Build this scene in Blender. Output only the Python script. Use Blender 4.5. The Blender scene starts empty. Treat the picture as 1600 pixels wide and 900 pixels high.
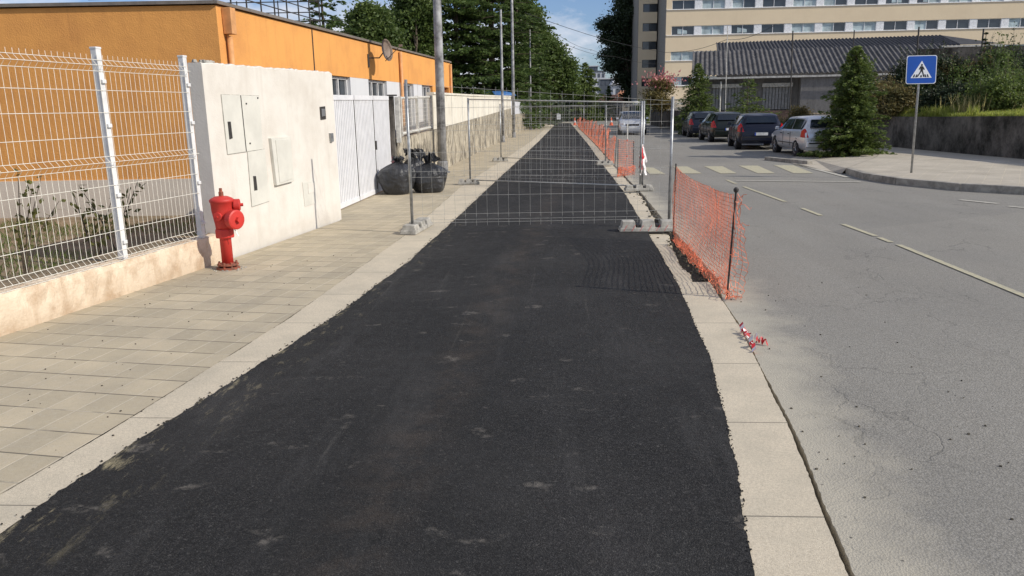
import bpy, math, random
import numpy as np
from mathutils import Vector, Matrix
random.seed(7); rng = np.random.default_rng(7)
sc = bpy.context.scene
C = sc.collection
RAD = math.radians
# ------------------------------------------------------------------ camera
F_PX = 1200.0; PITCH = math.atan(281/1200.); ROLL = RAD(.94); YAW = RAD(-3.46477); H = 1.7
def cam_axes():
    fw = Vector((math.sin(YAW)*math.cos(PITCH), math.cos(YAW)*math.cos(PITCH), -math.sin(PITCH)))
    r0 = Vector((math.cos(YAW), -math.sin(YAW), 0)); u0 = r0.cross(fw)
    r = math.cos(ROLL)*r0 - math.sin(ROLL)*u0; u = math.cos(ROLL)*u0 + math.sin(ROLL)*r0
    return r, u, fw
AX = cam_axes()
def ray(px, py): return AX[2] + AX[0]*((px-800)/F_PX) - AX[1]*((py-450)/F_PX)
def G(px, py, z=0.0):            # where the surveyed ray meets height z
    d = ray(px, py); t = (z-H)/d.z; return Vector((0, 0, H)) + d*t
def P(px, py, Y):                # ... meets depth Y
    d = ray(px, py); return Vector((0, 0, H)) + d*(Y/d.y)
def onplane(px, py, A, B):       # ... meets the vertical plane through A, B
    d = ray(px, py); n = Vector((B[1]-A[1], -(B[0]-A[0]), 0))
    t = (Vector((A[0], A[1], 0)) - Vector((0, 0, H))).dot(n)/d.dot(n)
    return Vector((0, 0, H)) + d*t
cam = bpy.data.cameras.new('camera'); co = bpy.data.objects.new('camera', cam); C.objects.link(co)
cam.sensor_width = 36; cam.lens = 36*F_PX/1600; cam.clip_start = .05; cam.clip_end = 6000
m = Matrix((AX[0], AX[1], -AX[2])).transposed().to_4x4(); m.translation = (0, 0, H); co.matrix_world = m
sc.camera = co
# ------------------------------------------------------------------ materials
MATS = {}
class NT:
    def __init__(s, name):
        s.m = bpy.data.materials.new(name); s.m.use_nodes = True; s.t = s.m.node_tree
        s.b = s.t.nodes['Principled BSDF']; s.out = s.t.nodes['Material Output']; MATS[name] = s.m
        s.geo = s.t.nodes.new('ShaderNodeNewGeometry'); s.pos = s.geo.outputs['Position']
    def n(s, t, **k):
        x = s.t.nodes.new(t)
        for a, b in k.items(): setattr(x, a, b)
        return x
    def put(s, sock, v):
        if hasattr(v, 'is_output'): s.t.links.new(v, sock)
        else: sock.default_value = v
    def math(s, op, a, b=0.0, c=0.0, clamp=False):
        x = s.n('ShaderNodeMath', operation=op, use_clamp=clamp)
        s.put(x.inputs[0], a); s.put(x.inputs[1], b); s.put(x.inputs[2], c); return x.outputs[0]
    def vmul(s, v, sc_):
        x = s.n('ShaderNodeVectorMath', operation='MULTIPLY'); s.put(x.inputs[0], v); x.inputs[1].default_value = sc_; return x.outputs[0]
    def noise(s, scale, detail=4, rough=.55, vec=None, dist=0.0):
        x = s.n('ShaderNodeTexNoise'); s.put(x.inputs['Vector'], vec if vec is not None else s.pos)
        x.inputs['Scale'].default_value = scale; x.inputs['Detail'].default_value = detail
        x.inputs['Roughness'].default_value = rough; x.inputs['Distortion'].default_value = dist
        return x.outputs['Fac']
    def voro(s, scale, feature='F1', vec=None, out='Distance'):
        x = s.n('ShaderNodeTexVoronoi', feature=feature); s.put(x.inputs['Vector'], vec if vec is not None else s.pos)
        x.inputs['Scale'].default_value = scale; return x.outputs[out]
    def ramp(s, f, lo, hi, a=0.0, b=1.0):
        x = s.n('ShaderNodeMapRange'); s.put(x.inputs[0], f)
        for i, v in enumerate((lo, hi, a, b)): x.inputs[i+1].default_value = v
        return x.outputs[0]
    def mix(s, f, a, b, blend='MIX'):
        x = s.n('ShaderNodeMix', data_type='RGBA', blend_type=blend)
        s.put(x.inputs[0], f); s.put(x.inputs[6], c4(a)); s.put(x.inputs[7], c4(b)); return x.outputs[2]
    def xyz(s, v=None):
        x = s.n('ShaderNodeSeparateXYZ'); s.put(x.inputs[0], v if v is not None else s.pos); return x.outputs
    def bump(s, h, strength=.5, dist=.01):
        x = s.n('ShaderNodeBump'); s.put(x.inputs['Height'], h); x.inputs['Strength'].default_value = strength
        x.inputs['Distance'].default_value = dist; s.t.links.new(x.outputs[0], s.b.inputs['Normal'])
    def fin(s, col, rough=.8, metal=0., spec=.5):
        s.put(s.b.inputs['Base Color'], c4(col)); s.put(s.b.inputs['Roughness'], rough)
        s.b.inputs['Metallic'].default_value = metal; s.b.inputs['Specular IOR Level'].default_value = spec
        return s.m
def c4(c):
    if hasattr(c, 'is_output') or not isinstance(c, (tuple, list)): return c
    return tuple(c)+(1.0,) if len(c) == 3 else tuple(c)
def simple(name, col, rough=.6, metal=0., var=.18, scale=6., bump=0., bscale=60., spec=.5, col2=None):
    t = NT(name); f = t.noise(scale, 6, .65)
    c2 = col2 or tuple(v*(1-var*1.6) for v in col)
    t_ = t.ramp(f, .35, .7)
    if bump: t.bump(t.noise(bscale, 4), bump, .006)
    return t.fin(t.mix(t_, tuple(min(1, v*(1+var*.4)) for v in col), c2), rough, metal, spec)

def mk_new_asphalt():
    t = NT('fresh_asphalt'); X, Y, Z = t.xyz()
    ag = t.voro(135, 'F1'); fine = t.noise(190, 3, .6)
    base = t.mix(t.ramp(ag, .15, .75), (.040, .039, .038), (.012, .0118, .0115))
    base = t.mix(t.ramp(fine, .58, .72), base, (.15, .145, .135))
    base = t.mix(t.ramp(t.noise(75, 2, .6), .42, .62, 0, .75), base, (.007, .007, .007)); base = t.mix(t.ramp(t.noise(48, 3, .7), .60, .72, 0, .6), base, (.12, .115, .105))
    ln = t.vmul(t.pos, (9, .22, 1)); base = t.mix(t.ramp(t.noise(1.0, 5, .7, ln), .62, .74, 0, .30), base, (.17, .16, .14))
    rl = t.vmul(t.pos, (1.1, .05, 1)); base = t.mix(t.ramp(t.noise(1.0, 2, .5, rl), .4, .6, 0, .35), base, (.016, .016, .0155))
    el = t.math('SUBTRACT', X, t.math('SUBTRACT', -1.55, t.math('MULTIPLY', 1.15, t.math('EXPONENT', t.math('MULTIPLY', Y, -.155)))))
    sd = t.math('MULTIPLY', t.ramp(el, .0, .42, 1, 0), t.ramp(t.noise(5.5, 7, .78, t.vmul(t.pos, (1.6, .5, 1))), .55, .68)); base = t.mix(t.math('MULTIPLY', sd, .75), base, (.42, .36, .22))
    # dust dragged along the path
    v = t.vmul(t.pos, (1.0, .16, 1.0)); d = t.noise(2.6, 7, .7, v)
    base = t.mix(t.ramp(d, .52, .85, 0, .30), base, (.13, .125, .12))
    big = t.noise(.55, 5, .6); base = t.mix(t.ramp(big, .45, .8, 0, .25), base, (.095, .09, .085))
    # brown dusty wheel streak
    cx = t.math('ADD', t.math('ADD', X, t.math('MULTIPLY', Y, -.06)), .98)
    st = t.math('SUBTRACT', 1.0, t.math('MULTIPLY', t.math('ABSOLUTE', cx), 3.6), clamp=True)
    st = t.math('MULTIPLY', st, t.ramp(t.noise(3.0, 6, .75), .42, .75))
    base = t.mix(t.math('MULTIPLY', st, .24), base, (.17, .125, .09))
    # scuffs
    v2 = t.vmul(t.pos, (1.4, 2.2, 1)); s1 = t.noise(2.2, 3, .5, v2); s2 = t.noise(19, 5, .75)
    sm = t.math('MULTIPLY', t.ramp(s1, .64, .70), t.ramp(s2, .44, .62))
    base = t.mix(t.math('MULTIPLY', sm, .32), base, (.30, .27, .23))
    rough = t.ramp(t.noise(9, 3), .3, .7, .78, .95)
    t.bump(t.math('ADD', ag, t.math('MULTIPLY', fine, .8)), .6, .006)
    return t.fin(base, rough, spec=.25)
def mk_old_asphalt():
    t = NT('worn_road_asphalt'); X, Y, Z = t.xyz()
    ag = t.voro(95); fine = t.noise(300, 3, .6)
    base = t.mix(t.ramp(ag, .1, .8), (.385, .365, .32), (.185, .175, .153))
    base = t.mix(t.ramp(fine, .58, .8), base, (.52, .50, .45))
    base = t.mix(t.ramp(t.noise(.35, 6, .6), .4, .7, 0, .38), base, (.17, .168, .16))
    v = t.vmul(t.pos, (1, .12, 1)); base = t.mix(t.ramp(t.noise(1.3, 6, .65, v), .45, .75, 0, .3), base, (.36, .35, .32))
    base = t.mix(t.ramp(t.noise(38, 4, .7), .40, .66, 0, .55), base, (.18, .17, .145))
    # patch tones
    pv = t.voro(.22, 'F1', out='Color'); sep = t.xyz(pv)
    base = t.mix(t.math('MULTIPLY', sep[0], .16), base, (.12, .12, .118))
    # cracks
    w = t.n('ShaderNodeTexNoise'); t.put(w.inputs['Vector'], t.pos); w.inputs['Scale'].default_value = 2.2; w.inputs['Detail'].default_value = 5
    wv = t.n('ShaderNodeVectorMath', operation='MULTIPLY_ADD'); t.put(wv.inputs[0], w.outputs['Color']); wv.inputs[1].default_value = (.9, .9, 0); t.put(wv.inputs[2], t.vmul(t.pos, (1, .8, 0)))
    cr = t.voro(.95, 'DISTANCE_TO_EDGE', wv.outputs[0]); cr2 = t.voro(4.2, 'DISTANCE_TO_EDGE', wv.outputs[0])
    m1 = t.math('MULTIPLY', t.ramp(cr, 0, .012, 1, 0), t.ramp(t.noise(.8, 3), .45, .6))
    m2 = t.math('MULTIPLY', t.ramp(cr2, 0, .03, 1, 0), t.ramp(t.noise(.45, 3), .56, .64))
    ck = t.math('MAXIMUM', m1, m2); base = t.mix(t.math('MULTIPLY', ck, .42), base, (.08, .078, .07))
    # sand spilt along the kerb
    e = t.math('SUBTRACT', X, t.math('SUBTRACT', 1.62, t.math('MULTIPLY', 1.1, t.math('EXPONENT', t.math('MULTIPLY', Y, -.278)))))
    e = t.math('ADD', e, t.math('MULTIPLY', t.math('SUBTRACT', t.noise(1.6, 6, .65), .5), 1.0))
    sand = t.ramp(e, .08, .52, .75, 0)
    base = t.mix(sand, base, t.mix(fine, (.54, .495, .395), (.42, .385, .305)))
    sp = t.math('MULTIPLY', t.ramp(t.voro(11), .05, .10, 1, 0), t.ramp(t.noise(1.1, 3), .5, .62)); base = t.mix(sp, base, (.05, .048, .045))
    t.bump(t.math('SUBTRACT', t.math('ADD', ag, fine), ck), .5, .006)
    return t.fin(base, .9, spec=.25)
def mk_pavers(name, ang, w=.2, h=.28, c1=(.54, .46, .325), c2=(.43, .37, .262)):
    t = NT(name)
    mp = t.n('ShaderNodeMapping'); t.put(mp.inputs[0], t.pos); mp.inputs['Rotation'].default_value = (0, 0, ang)
    br = t.n('ShaderNodeTexBrick', offset=0.0, squash=1.0); t.put(br.inputs['Vector'], mp.outputs[0])
    br.inputs['Scale'].default_value = 1; br.inputs['Brick Width'].default_value = w; br.inputs['Row Height'].default_value = h
    br.inputs['Mortar Size'].default_value = .0055; br.inputs['Mortar Smooth'].default_value = .3; br.inputs['Bias'].default_value = 0
    br.inputs['Color1'].default_value = c4(c1); br.inputs['Color2'].default_value = c4(c2); br.inputs['Mortar'].default_value = (.60, .53, .40, 1)
    mx = t.xyz(mp.outputs[0])
    # cross joints stay open and dark, long joints are sanded
    fr = t.math('FRACT', t.math('DIVIDE', mx[1], h)); dd = t.math('ABSOLUTE', t.math('SUBTRACT', fr, .5)); row = t.ramp(dd, .474, .488)
    col = t.mix(t.ramp(t.noise(1.1, 6, .65), .38, .68, 0, .55), br.outputs['Color'], (.29, .26, .205))
    col = t.mix(t.ramp(t.noise(24, 5, .7), .5, .75, 0, .35), col, (.52, .48, .40))
    col = t.mix(t.ramp(t.noise(170, 2), .55, .75, 0, .35), col, (.14, .13, .11))
    brk = t.ramp(t.noise(3, 4), .35, .5)
    col = t.mix(t.math('MULTIPLY', t.math('MULTIPLY', row, brk), .85), col, (.10, .09, .07))
    t.bump(t.math('SUBTRACT', t.math('MULTIPLY', t.noise(160, 3), .3), t.math('ADD', row, t.math('MULTIPLY', br.outputs['Fac'], .6))), .6, .006)
    return t.fin(col, .9, spec=.2)
def mk_kerb():
    t = NT('kerb_concrete'); X, Y, Z = t.xyz(); f = t.noise(220, 3, .6)
    c = t.mix(t.ramp(f, .35, .7), (.70, .615, .47), (.48, .42, .32)); c = t.mix(t.ramp(t.noise(70, 3, .7), .45, .62, 0, .4), c, (.36, .31, .235)); c = t.mix(t.ramp(t.noise(.9, 7, .75), .5, .68, 0, .35), c, (.40, .35, .27))
    c = t.mix(t.ramp(t.noise(2.2, 6, .7), .42, .72, 0, .5), c, (.36, .33, .26))
    fr = t.math('FRACT', t.math('DIVIDE', Y, 1.0)); jd = t.ramp(t.math('ABSOLUTE', t.math('SUBTRACT', fr, .5)), .494, .497)
    c = t.mix(t.math('MULTIPLY', jd, .75), c, (.13, .12, .10)); sp = t.ramp(t.voro(38), .06, .1, .5, 0)
    c = t.mix(sp, c, (.09, .085, .07)); t.bump(t.math('SUBTRACT', f, jd), .5, .005)
    return t.fin(c, .92, spec=.2)
def mk_plaster(name, c, dirt, amt=.4, base_dirt=True, bump=.3, s=1.5):
    t = NT(name); X, Y, Z = t.xyz(); f = t.noise(s, 7, .65)
    col = t.mix(t.ramp(f, .45, .75, 0, amt), c, dirt)
    v = t.vmul(t.pos, (4, 4, .5)); col = t.mix(t.ramp(t.noise(1.2, 6, .7, v), .52, .78, 0, amt*.8), col, dirt)
    if base_dirt:
        g = t.math('ADD', t.ramp(Z, .0, .35, 1, 0), t.math('MULTIPLY', t.math('SUBTRACT', t.noise(5, 5), .5), 1.2), clamp=True)
        col = t.mix(t.math('MULTIPLY', g, .35), col, tuple(v*.75 for v in dirt))
    t.bump(t.math('ADD', t.noise(45, 5), t.noise(4, 3)), bump, .01)
    return t.fin(col, .92, spec=.2)
def mk_streak_wall(name, cl, cd, s=2.0, amt=.9, lo=.36, hi=.66, vs=(3.2, 3.2, .55)):
    t = NT(name); v = t.vmul(t.pos, vs); f = t.noise(s, 8, .75, v)
    col = t.mix(t.ramp(f, lo, hi, 0, amt), cl, cd)
    col = t.mix(t.ramp(t.noise(8, 6, .7), .5, .72, 0, .5), col, tuple(x*.55 for x in cd))
    col = t.mix(t.ramp(t.noise(.7, 4), .5, .7, 0, .4), col, tuple(x*1.1 for x in cl))
    t.bump(t.noise(14, 6, .7), .7, .02); return t.fin(col, .95, spec=.15)
def mk_leaf(name, a, b, trans=.35, c=None, pscale=.8):
    t = NT(name); f = t.noise(pscale, 3, .6); g = t.noise(9, 2, .5)
    col = t.mix(t.ramp(f, .35, .65), a, b); col = t.mix(t.ramp(g, .4, .7, 0, .7), col, c or tuple(x*1.7 for x in b))
    t.fin(col, .55, spec=.35)
    tr = t.n('ShaderNodeBsdfTranslucent'); t.put(tr.inputs[0], t.mix(.5, col, tuple(min(1, x*2.0) for x in b)))
    ms = t.n('ShaderNodeMixShader'); ms.inputs[0].default_value = trans
    t.t.links.new(t.b.outputs[0], ms.inputs[1]); t.t.links.new(tr.outputs[0], ms.inputs[2]); t.t.links.new(ms.outputs[0], t.out.inputs[0])
    return t.m
M = {}
M['asph'] = mk_new_asphalt(); M['road'] = mk_old_asphalt(); M['kerb'] = mk_kerb()
M['pav'] = mk_pavers('sidewalk_pavers', RAD(8.3)); M['pav2'] = mk_pavers('far_pavement_tiles', RAD(30), .3, .3, (.50, .45, .365), (.46, .415, .34))
M['wallw'] = mk_plaster('white_render', (.70, .665, .60), (.54, .49, .42), .7)
M['kwall'] = mk_plaster('stained_low_wall_render', (.74, .62, .47), (.42, .29, .18), 1.1, True, .8, 3.6)
M['orange'] = mk_plaster('orange_stucco', (.74, .355, .105), (.46, .20, .075), .5, False, .7, .9)
M['plinth'] = mk_plaster('pale_plinth_render', (.68, .60, .50), (.5, .44, .37), .5, True)
M['pale'] = mk_plaster('pale_grey_render', (.62, .63, .64), (.5, .5, .5), .3, False)
M['stone'] = mk_streak_wall('stained_concrete_wall', (.56, .50, .385), (.12, .105, .085), 1.8, .95, .42, .555, (4, 4, 1.3))
M['dark'] = mk_streak_wall('mossy_dark_concrete', (.17, .155, .135), (.035, .033, .028), .8, 1.0, .4, .6, (1.3, 1.3, .9))
M['grey'] = mk_streak_wall('rough_grey_render', (.25, .24, .225), (.14, .135, .125), 1.5, .8)
M['parapet'] = mk_plaster('weathered_white_parapet', (.74, .70, .60), (.48, .43, .34), .6, False)
M['facade'] = mk_plaster('cream_tile_facade', (.80, .66, .46), (.68, .55, .38), .5, False, .1, .4)
M['facade_side'] = simple('brown_wall_shaded_side', (.27, .25, .22), .9)  # darker tone paints shade onto the cream block's side faces; plain brown elsewhere
M['pillar'] = simple('white_panel', (.86, .87, .88), .6)
M['galv'] = simple('galvanised_steel', (.42, .43, .43), .45, .7, .3, 12)
M['galvl'] = simple('bright_galvanised_wire', (.56, .55, .50), .45, .3, .2, 20)
M['whitem'] = simple('white_coated_metal', (.74, .74, .73), .35, 0, .12, 9)
M['whitew'] = simple('white_coated_wire', (.85, .82, .72), .4, 0, .15, 30)
M['darkm'] = simple('dark_iron', (.06, .055, .05), .6, .3, .3, 20)
M['roofedge'] = simple('grey_metal_coping', (.22, .19, .16), .5, .2)
M['pipe'] = simple('orange_painted_pipe', (.66, .33, .13), .55)
M['brown'] = simple('red_brown_door', (.25, .07, .03), .6)
M['dish'] = simple('rusty_dish_metal', (.25, .19, .15), .6, .2)
M['red'] = simple('worn_red_hydrant_paint', (.62, .035, .025), .42, 0, .3, 14, .3, 50)
def mk_chipped(name, c, chip):
    t = NT(name); f = t.noise(26, 6, .75); g = t.noise(5, 5, .6); col = t.mix(t.ramp(g, .4, .7, 0, .5), c, tuple(x*.6 for x in c)); m_ = t.ramp(f, .66, .70); col = t.mix(m_, col, chip)
    t.bump(t.math('SUBTRACT', t.noise(60, 3), m_), .25, .004); return t.fin(col, t.ramp(g, .3, .7, .38, .62), 0, .45)
M['red'] = mk_chipped('worn_red_hydrant_paint', (.58, .04, .03), (.20, .06, .04))
M['kerbst'] = simple('kerb_stone', (.36, .335, .285), .92, 0, .35, 5, .5, 60)
M['rust'] = simple('rusty_base_metal', (.30, .07, .035), .85, 0, .6, 18, .6, 40, col2=(.10, .07, .05))
M['black'] = simple('black_rubber', (.018, .018, .02), .7)
M['conc'] = simple('block_concrete', (.44, .42, .37), .9, 0, .35, 9, .5, 60)
M['cab'] = simple('cream_cabinet_door', (.66, .645, .575), .55, 0, .08, 3)
M['gatew'] = simple('white_gate_steel', (.76, .76, .77), .45, 0, .08, 5)
M['rail'] = simple('weathered_white_metal', (.62, .60, .54), .6, 0, .3, 8)
M['orangenet'] = simple('orange_plastic_net', (.90, .27, .14), .5, 0, .25, 5)
M['tapew'] = simple('white_tape', (.85, .80, .78), .5)
M['taper'] = simple('red_tape', (.65, .03, .04), .5)
M['blue'] = simple('blue_sign_face', (.008, .085, .42), .35, 0, .05)
M['signw'] = simple('white_sign_film', (.82, .84, .86), .35, 0, .03)
M['signk'] = simple('black_sign_film', (.015, .015, .015), .5)
M['signb'] = simple('sign_back_metal', (.35, .36, .37), .4, .6)
M['tyre'] = simple('tyre_rubber', (.02, .02, .022), .85)
M['rim'] = simple('alloy_rim', (.45, .46, .47), .35, .7)
M['soil'] = simple('dry_soil', (.26, .19, .12), .95, 0, .4, 2, .8, 40, col2=(.11, .09, .05))
M['sandgap'] = simple('trench_soil', (.10, .085, .06), .95, 0, .5, 9, .9, 60)
M['trunk'] = simple('tree_bark', (.11, .085, .06), .95, 0, .4, 8, .8, 30)
M['terra'] = simple('terracotta_roof', (.50, .22, .12), .85, 0, .3, 6, .5, 20)
M['rooff'] = simple('weathered_fibre_cement', (.105, .10, .098), .85, 0, .45, 2.5, .3, 20)
M['roofd'] = simple('dark_fibre_cement', (.05, .05, .054), .85, 0, .4, 2.5)
M['farw'] = simple('far_white_wall', (.62, .63, .66), .9); M['fard'] = simple('far_dark_window', (.10, .115, .14), .5)
M['curtain'] = simple('pale_curtain', (.45, .55, .58), .9, 0, .3, 1.2)
M['dkroom'] = simple('dark_room', (.03, .035, .04), .9)
M['shutter'] = simple('pale_grey_shutter', (.30, .30, .29), .7, 0, .2, 5)
M['pinkp'] = simple('dusty_pink_panel', (.30, .20, .15), .85, 0, .3, 3)
M['cone'] = simple('orange_cone_plastic', (.85, .13, .03), .5)
M['lightred'] = simple('red_lamp_lens', (.5, .01, .012), .15, 0, .1)
M['lens'] = simple('clear_lamp_lens', (.75, .77, .8), .12, .3, .1)
M['plate'] = simple('white_number_plate', (.75, .76, .74), .4); M['platb'] = simple('blue_plate_strip', (.01, .06, .4), .4)
M['bluet'] = simple('blue_tarpaulin', (.05, .16, .40), .6)
def mk_glass(name, c=(.02, .025, .03), r=.06):
    t = NT(name); t.fin(c, t.ramp(t.noise(2, 2), .3, .7, r, r+.1), 0, .9); return t.m
M['glass'] = mk_glass('window_glass', (.03, .04, .05)); M['cglass'] = mk_glass('car_glass', (.012, .016, .02), .04)
def mk_paint(name, c, metal=.4):
    t = NT(name); t.fin(t.mix(t.ramp(t.noise(3, 5, .7), .5, .8, 0, .25), c, tuple(x*.85+.008 for x in c)), .28, metal, .35)
    t.b.inputs['Coat Weight'].default_value = .25; t.b.inputs['Coat Roughness'].default_value = .08; return t.m
M['silver'] = mk_paint('silver_car_paint', (.62, .63, .64), .45); M['navy'] = mk_paint('navy_car_paint', (.006, .008, .02), .0)
M['dgreen'] = mk_paint('black_green_car_paint', (.008, .012, .009), .0); M['dred'] = mk_paint('dark_blue_car_paint', (.010, .014, .026), .0)
def mk_bag():
    t = NT('black_bin_bag_plastic'); t.fin(t.mix(t.ramp(t.noise(4, 4), .4, .7), (.02, .021, .023), (.045, .046, .05)), t.ramp(t.noise(7, 4), .3, .7, .32, .5), 0, .55)
    v = t.vmul(t.pos, (1, 1, .35)); t.bump(t.math('ADD', t.noise(11, 5, .6, v, 1.2), t.math('MULTIPLY', t.noise(34, 4), .4)), .7, .03); return t.m
M['bag'] = mk_bag(); M['bagred'] = simple('dark_red_sack', (.10, .02, .03), .5, 0, .4, 9, .8, 25)
M['con1'] = mk_leaf('spruce_needles', (.035, .062, .02), (.085, .125, .032), .33, (.26, .31, .07), .9)
M['con2'] = mk_leaf('cedar_needles', (.024, .05, .021), (.07, .112, .032), .34, (.18, .235, .05), .35)
M['lf1'] = mk_leaf('broad_green_leaves', (.04, .075, .022), (.095, .14, .034), .38, (.20, .25, .07), .4)
M['lf2'] = mk_leaf('dark_evergreen_leaves', (.016, .03, .016), (.032, .052, .022), .2, (.08, .10, .04))
M['lf3'] = mk_leaf('dry_olive_leaves', (.09, .10, .035), (.17, .13, .05), .35, (.30, .24, .09), .7)
M['lf4'] = mk_leaf('pale_green_leaves', (.06, .10, .025), (.12, .16, .04), .4, (.2, .24, .06), .7)
M['pink'] = mk_leaf('pink_blossom', (.45, .14, .16), (.60, .22, .22), .3, (.7, .35, .3))
M['weed'] = mk_leaf('dark_weed_leaves', (.05, .055, .02), (.12, .12, .03), .35)
M['grass'] = mk_leaf('sunlit_grass', (.15, .22, .035), (.30, .34, .06), .42, (.46, .42, .14), 1.2)
M['straw'] = mk_leaf('dry_straw_grass', (.30, .27, .11), (.42, .36, .16), .4)
def mk_paintline(name, c):
    t = NT(name); f = t.noise(14, 8, .8); g = t.noise(150, 3)
    w = t.math('MULTIPLY', t.ramp(f, .38, .66), .8, clamp=True)
    t.bump(g, .4, .004); return t.fin(t.mix(w, c, (.25, .245, .22)), .85)
M['line'] = mk_paintline('worn_yellow_paint', (.50, .455, .29)); M['linew'] = mk_paintline('worn_white_paint', (.52, .49, .41))
def mk_ground():
    t = NT('ground_earth'); f = t.noise(.08, 6); c = t.mix(t.ramp(f, .4, .6), (.10, .105, .06), (.16, .14, .09)); t.bump(t.noise(6, 4), .5, .03); return t.fin(c, .95)
M['ground'] = mk_ground()
# ------------------------------------------------------------------ mesh building
ORG = {}
class MB:
    def __init__(s): s.v = []; s.f = []
    def add(s, vs, fs):
        b = len(s.v); s.v += [tuple(v) for v in vs]; s.f += [tuple(i+b for i in f) for f in fs]; return s
    def box(s, c, d, rz=0., taper=1.0, M4=None):
        x, y, z = d[0]/2, d[1]/2, d[2]/2; cs, sn = math.cos(rz), math.sin(rz); vs = []
        for k, (i, j) in [(a, b) for a in (-1, 1) for b in ((-1, -1), (1, -1), (1, 1), (-1, 1))]:
            q = taper if k > 0 else 1.; X, Y, Z = i*x*q, j*y*q, k*z
            vs.append((c[0]+X*cs-Y*sn, c[1]+X*sn+Y*cs, c[2]+Z))
        if M4 is not None: vs = [tuple(M4 @ Vector(v)) for v in vs]
        return s.add(vs, [(3, 2, 1, 0), (4, 5, 6, 7), (0, 1, 5, 4), (1, 2, 6, 5), (2, 3, 7, 6), (3, 0, 4, 7)])
    def quad(s, a, b, c, d): return s.add([a, b, c, d], [(0, 1, 2, 3)])
    def prism(s, poly, z0, z1):      # poly list of (x,y) ; z0,z1 floats or lists
        n = len(poly); Z0 = z0 if isinstance(z0, (list, tuple)) else [z0]*n; Z1 = z1 if isinstance(z1, (list, tuple)) else [z1]*n
        vs = [(p[0], p[1], Z0[i]) for i, p in enumerate(poly)]+[(p[0], p[1], Z1[i]) for i, p in enumerate(poly)]
        return s.add(vs, [tuple(range(n))[::-1], tuple(range(n, 2*n))]+[(i, (i+1) % n, n+(i+1) % n, n+i) for i in range(n)])
    def slab(s, quad, n, t):         # quad of 3-D points thickened along n
        n = Vector(n).normalized()*t; a = [Vector(q) for q in quad]; k = len(a)
        return s.add([tuple(q) for q in a]+[tuple(q+n) for q in a], [tuple(range(k))[::-1], tuple(range(k, 2*k))]+[(i, (i+1) % k, k+(i+1) % k, k+i) for i in range(k)])
    def path(s, pts, r, n=6, caps=True):
        pts = [Vector(p) for p in pts]; R = r if isinstance(r, (list, tuple)) else [r]*len(pts); b = len(s.v)
        prev = None
        for i, p in enumerate(pts):
            d = (pts[min(i+1, len(pts)-1)]-pts[max(i-1, 0)]).normalized()
            if prev is None:
                a = Vector((0, 0, 1)) if abs(d.z) < .9 else Vector((1, 0, 0)); u = d.cross(a).normalized()
            else: u = (prev-d*prev.dot(d)).normalized()
            prev = u; w = d.cross(u)
            for k in range(n):
                t = 2*math.pi*k/n; s.v.append(tuple(p+(u*math.cos(t)+w*math.sin(t))*R[i]))
        for i in range(len(pts)-1):
            for k in range(n): s.f.append((b+i*n+k, b+i*n+(k+1) % n, b+(i+1)*n+(k+1) % n, b+(i+1)*n+k))
        if caps: s.f.append(tuple(b+k for k in range(n))[::-1]); s.f.append(tuple(b+(len(pts)-1)*n+k for k in range(n)))
        return s
    def lathe(s, prof, o=(0, 0, 0), axis=(0, 0, 1), n=16):
        ax = Vector(axis).normalized(); a = Vector((0, 0, 1)) if abs(ax.z) < .9 else Vector((1, 0, 0)); u = ax.cross(a).normalized(); w = ax.cross(u); b = len(s.v); o = Vector(o)
        for r, z in prof:
            for k in range(n):
                t = 2*math.pi*k/n; s.v.append(tuple(o+ax*z+(u*math.cos(t)+w*math.sin(t))*r))
        for i in range(len(prof)-1):
            for k in range(n): s.f.append((b+i*n+k, b+i*n+(k+1) % n, b+(i+1)*n+(k+1) % n, b+(i+1)*n+k))
        s.f.append(tuple(b+k for k in range(n))[::-1]); s.f.append(tuple(b+(len(prof)-1)*n+k for k in range(n))); return s
    def build(s, name, mat, parent=None, smooth=False, bevel=0., org=None):
        V = np.array(s.v, dtype=np.float64).reshape(-1, 3)
        return mkobj(name, V, s.f, mat, parent, smooth, bevel, org)
def mkobj(name, V, F, mat, parent=None, smooth=False, bevel=0., org=None):
    if parent is not None: o0 = np.array(ORG[parent.name])
    elif org is not None: o0 = np.array(org, float)
    else: o0 = np.array([V[:, 0].mean(), V[:, 1].mean(), V[:, 2].min()])
    me = bpy.data.meshes.new(name)
    W = V-o0
    if isinstance(F, np.ndarray):
        k = F.shape[1]; me.vertices.add(len(W)); me.vertices.foreach_set('co', W.astype(np.float32).ravel())
        me.loops.add(F.size); me.loops.foreach_set('vertex_index', F.astype(np.int32).ravel())
        me.polygons.add(len(F)); me.polygons.foreach_set('loop_start', np.arange(0, F.size, k, dtype=np.int32)); me.update(calc_edges=True)
    else: me.from_pydata([tuple(v) for v in W], [], F); me.update()
    me.materials.append(mat if not isinstance(mat, str) else M[mat])
    if smooth: me.polygons.foreach_set('use_smooth', [True]*len(me.polygons))
    o = bpy.data.objects.new(name, me); C.objects.link(o)
    if parent is not None: o.parent = parent
    else: o.location = tuple(o0)
    ORG[o.name] = tuple(o0)
    if bevel:
        b = o.modifiers.new('bevel', 'BEVEL'); b.width = bevel; b.segments = 2; b.limit_method = 'ANGLE'
    return o
def tag(o, label, cat, group=None, kind=None):
    if label: o['label'] = label
    if cat: o['category'] = cat
    if group: o['group'] = group
    if kind: o['kind'] = kind
    return o
def thing(name, loc, label, cat, group=None):
    o = bpy.data.objects.new(name, None); C.objects.link(o); o.location = loc; o.empty_display_size = .2; ORG[o.name] = tuple(loc)
    return tag(o, label, cat, group)
def struct(o): o['kind'] = 'structure'; return o
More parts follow.
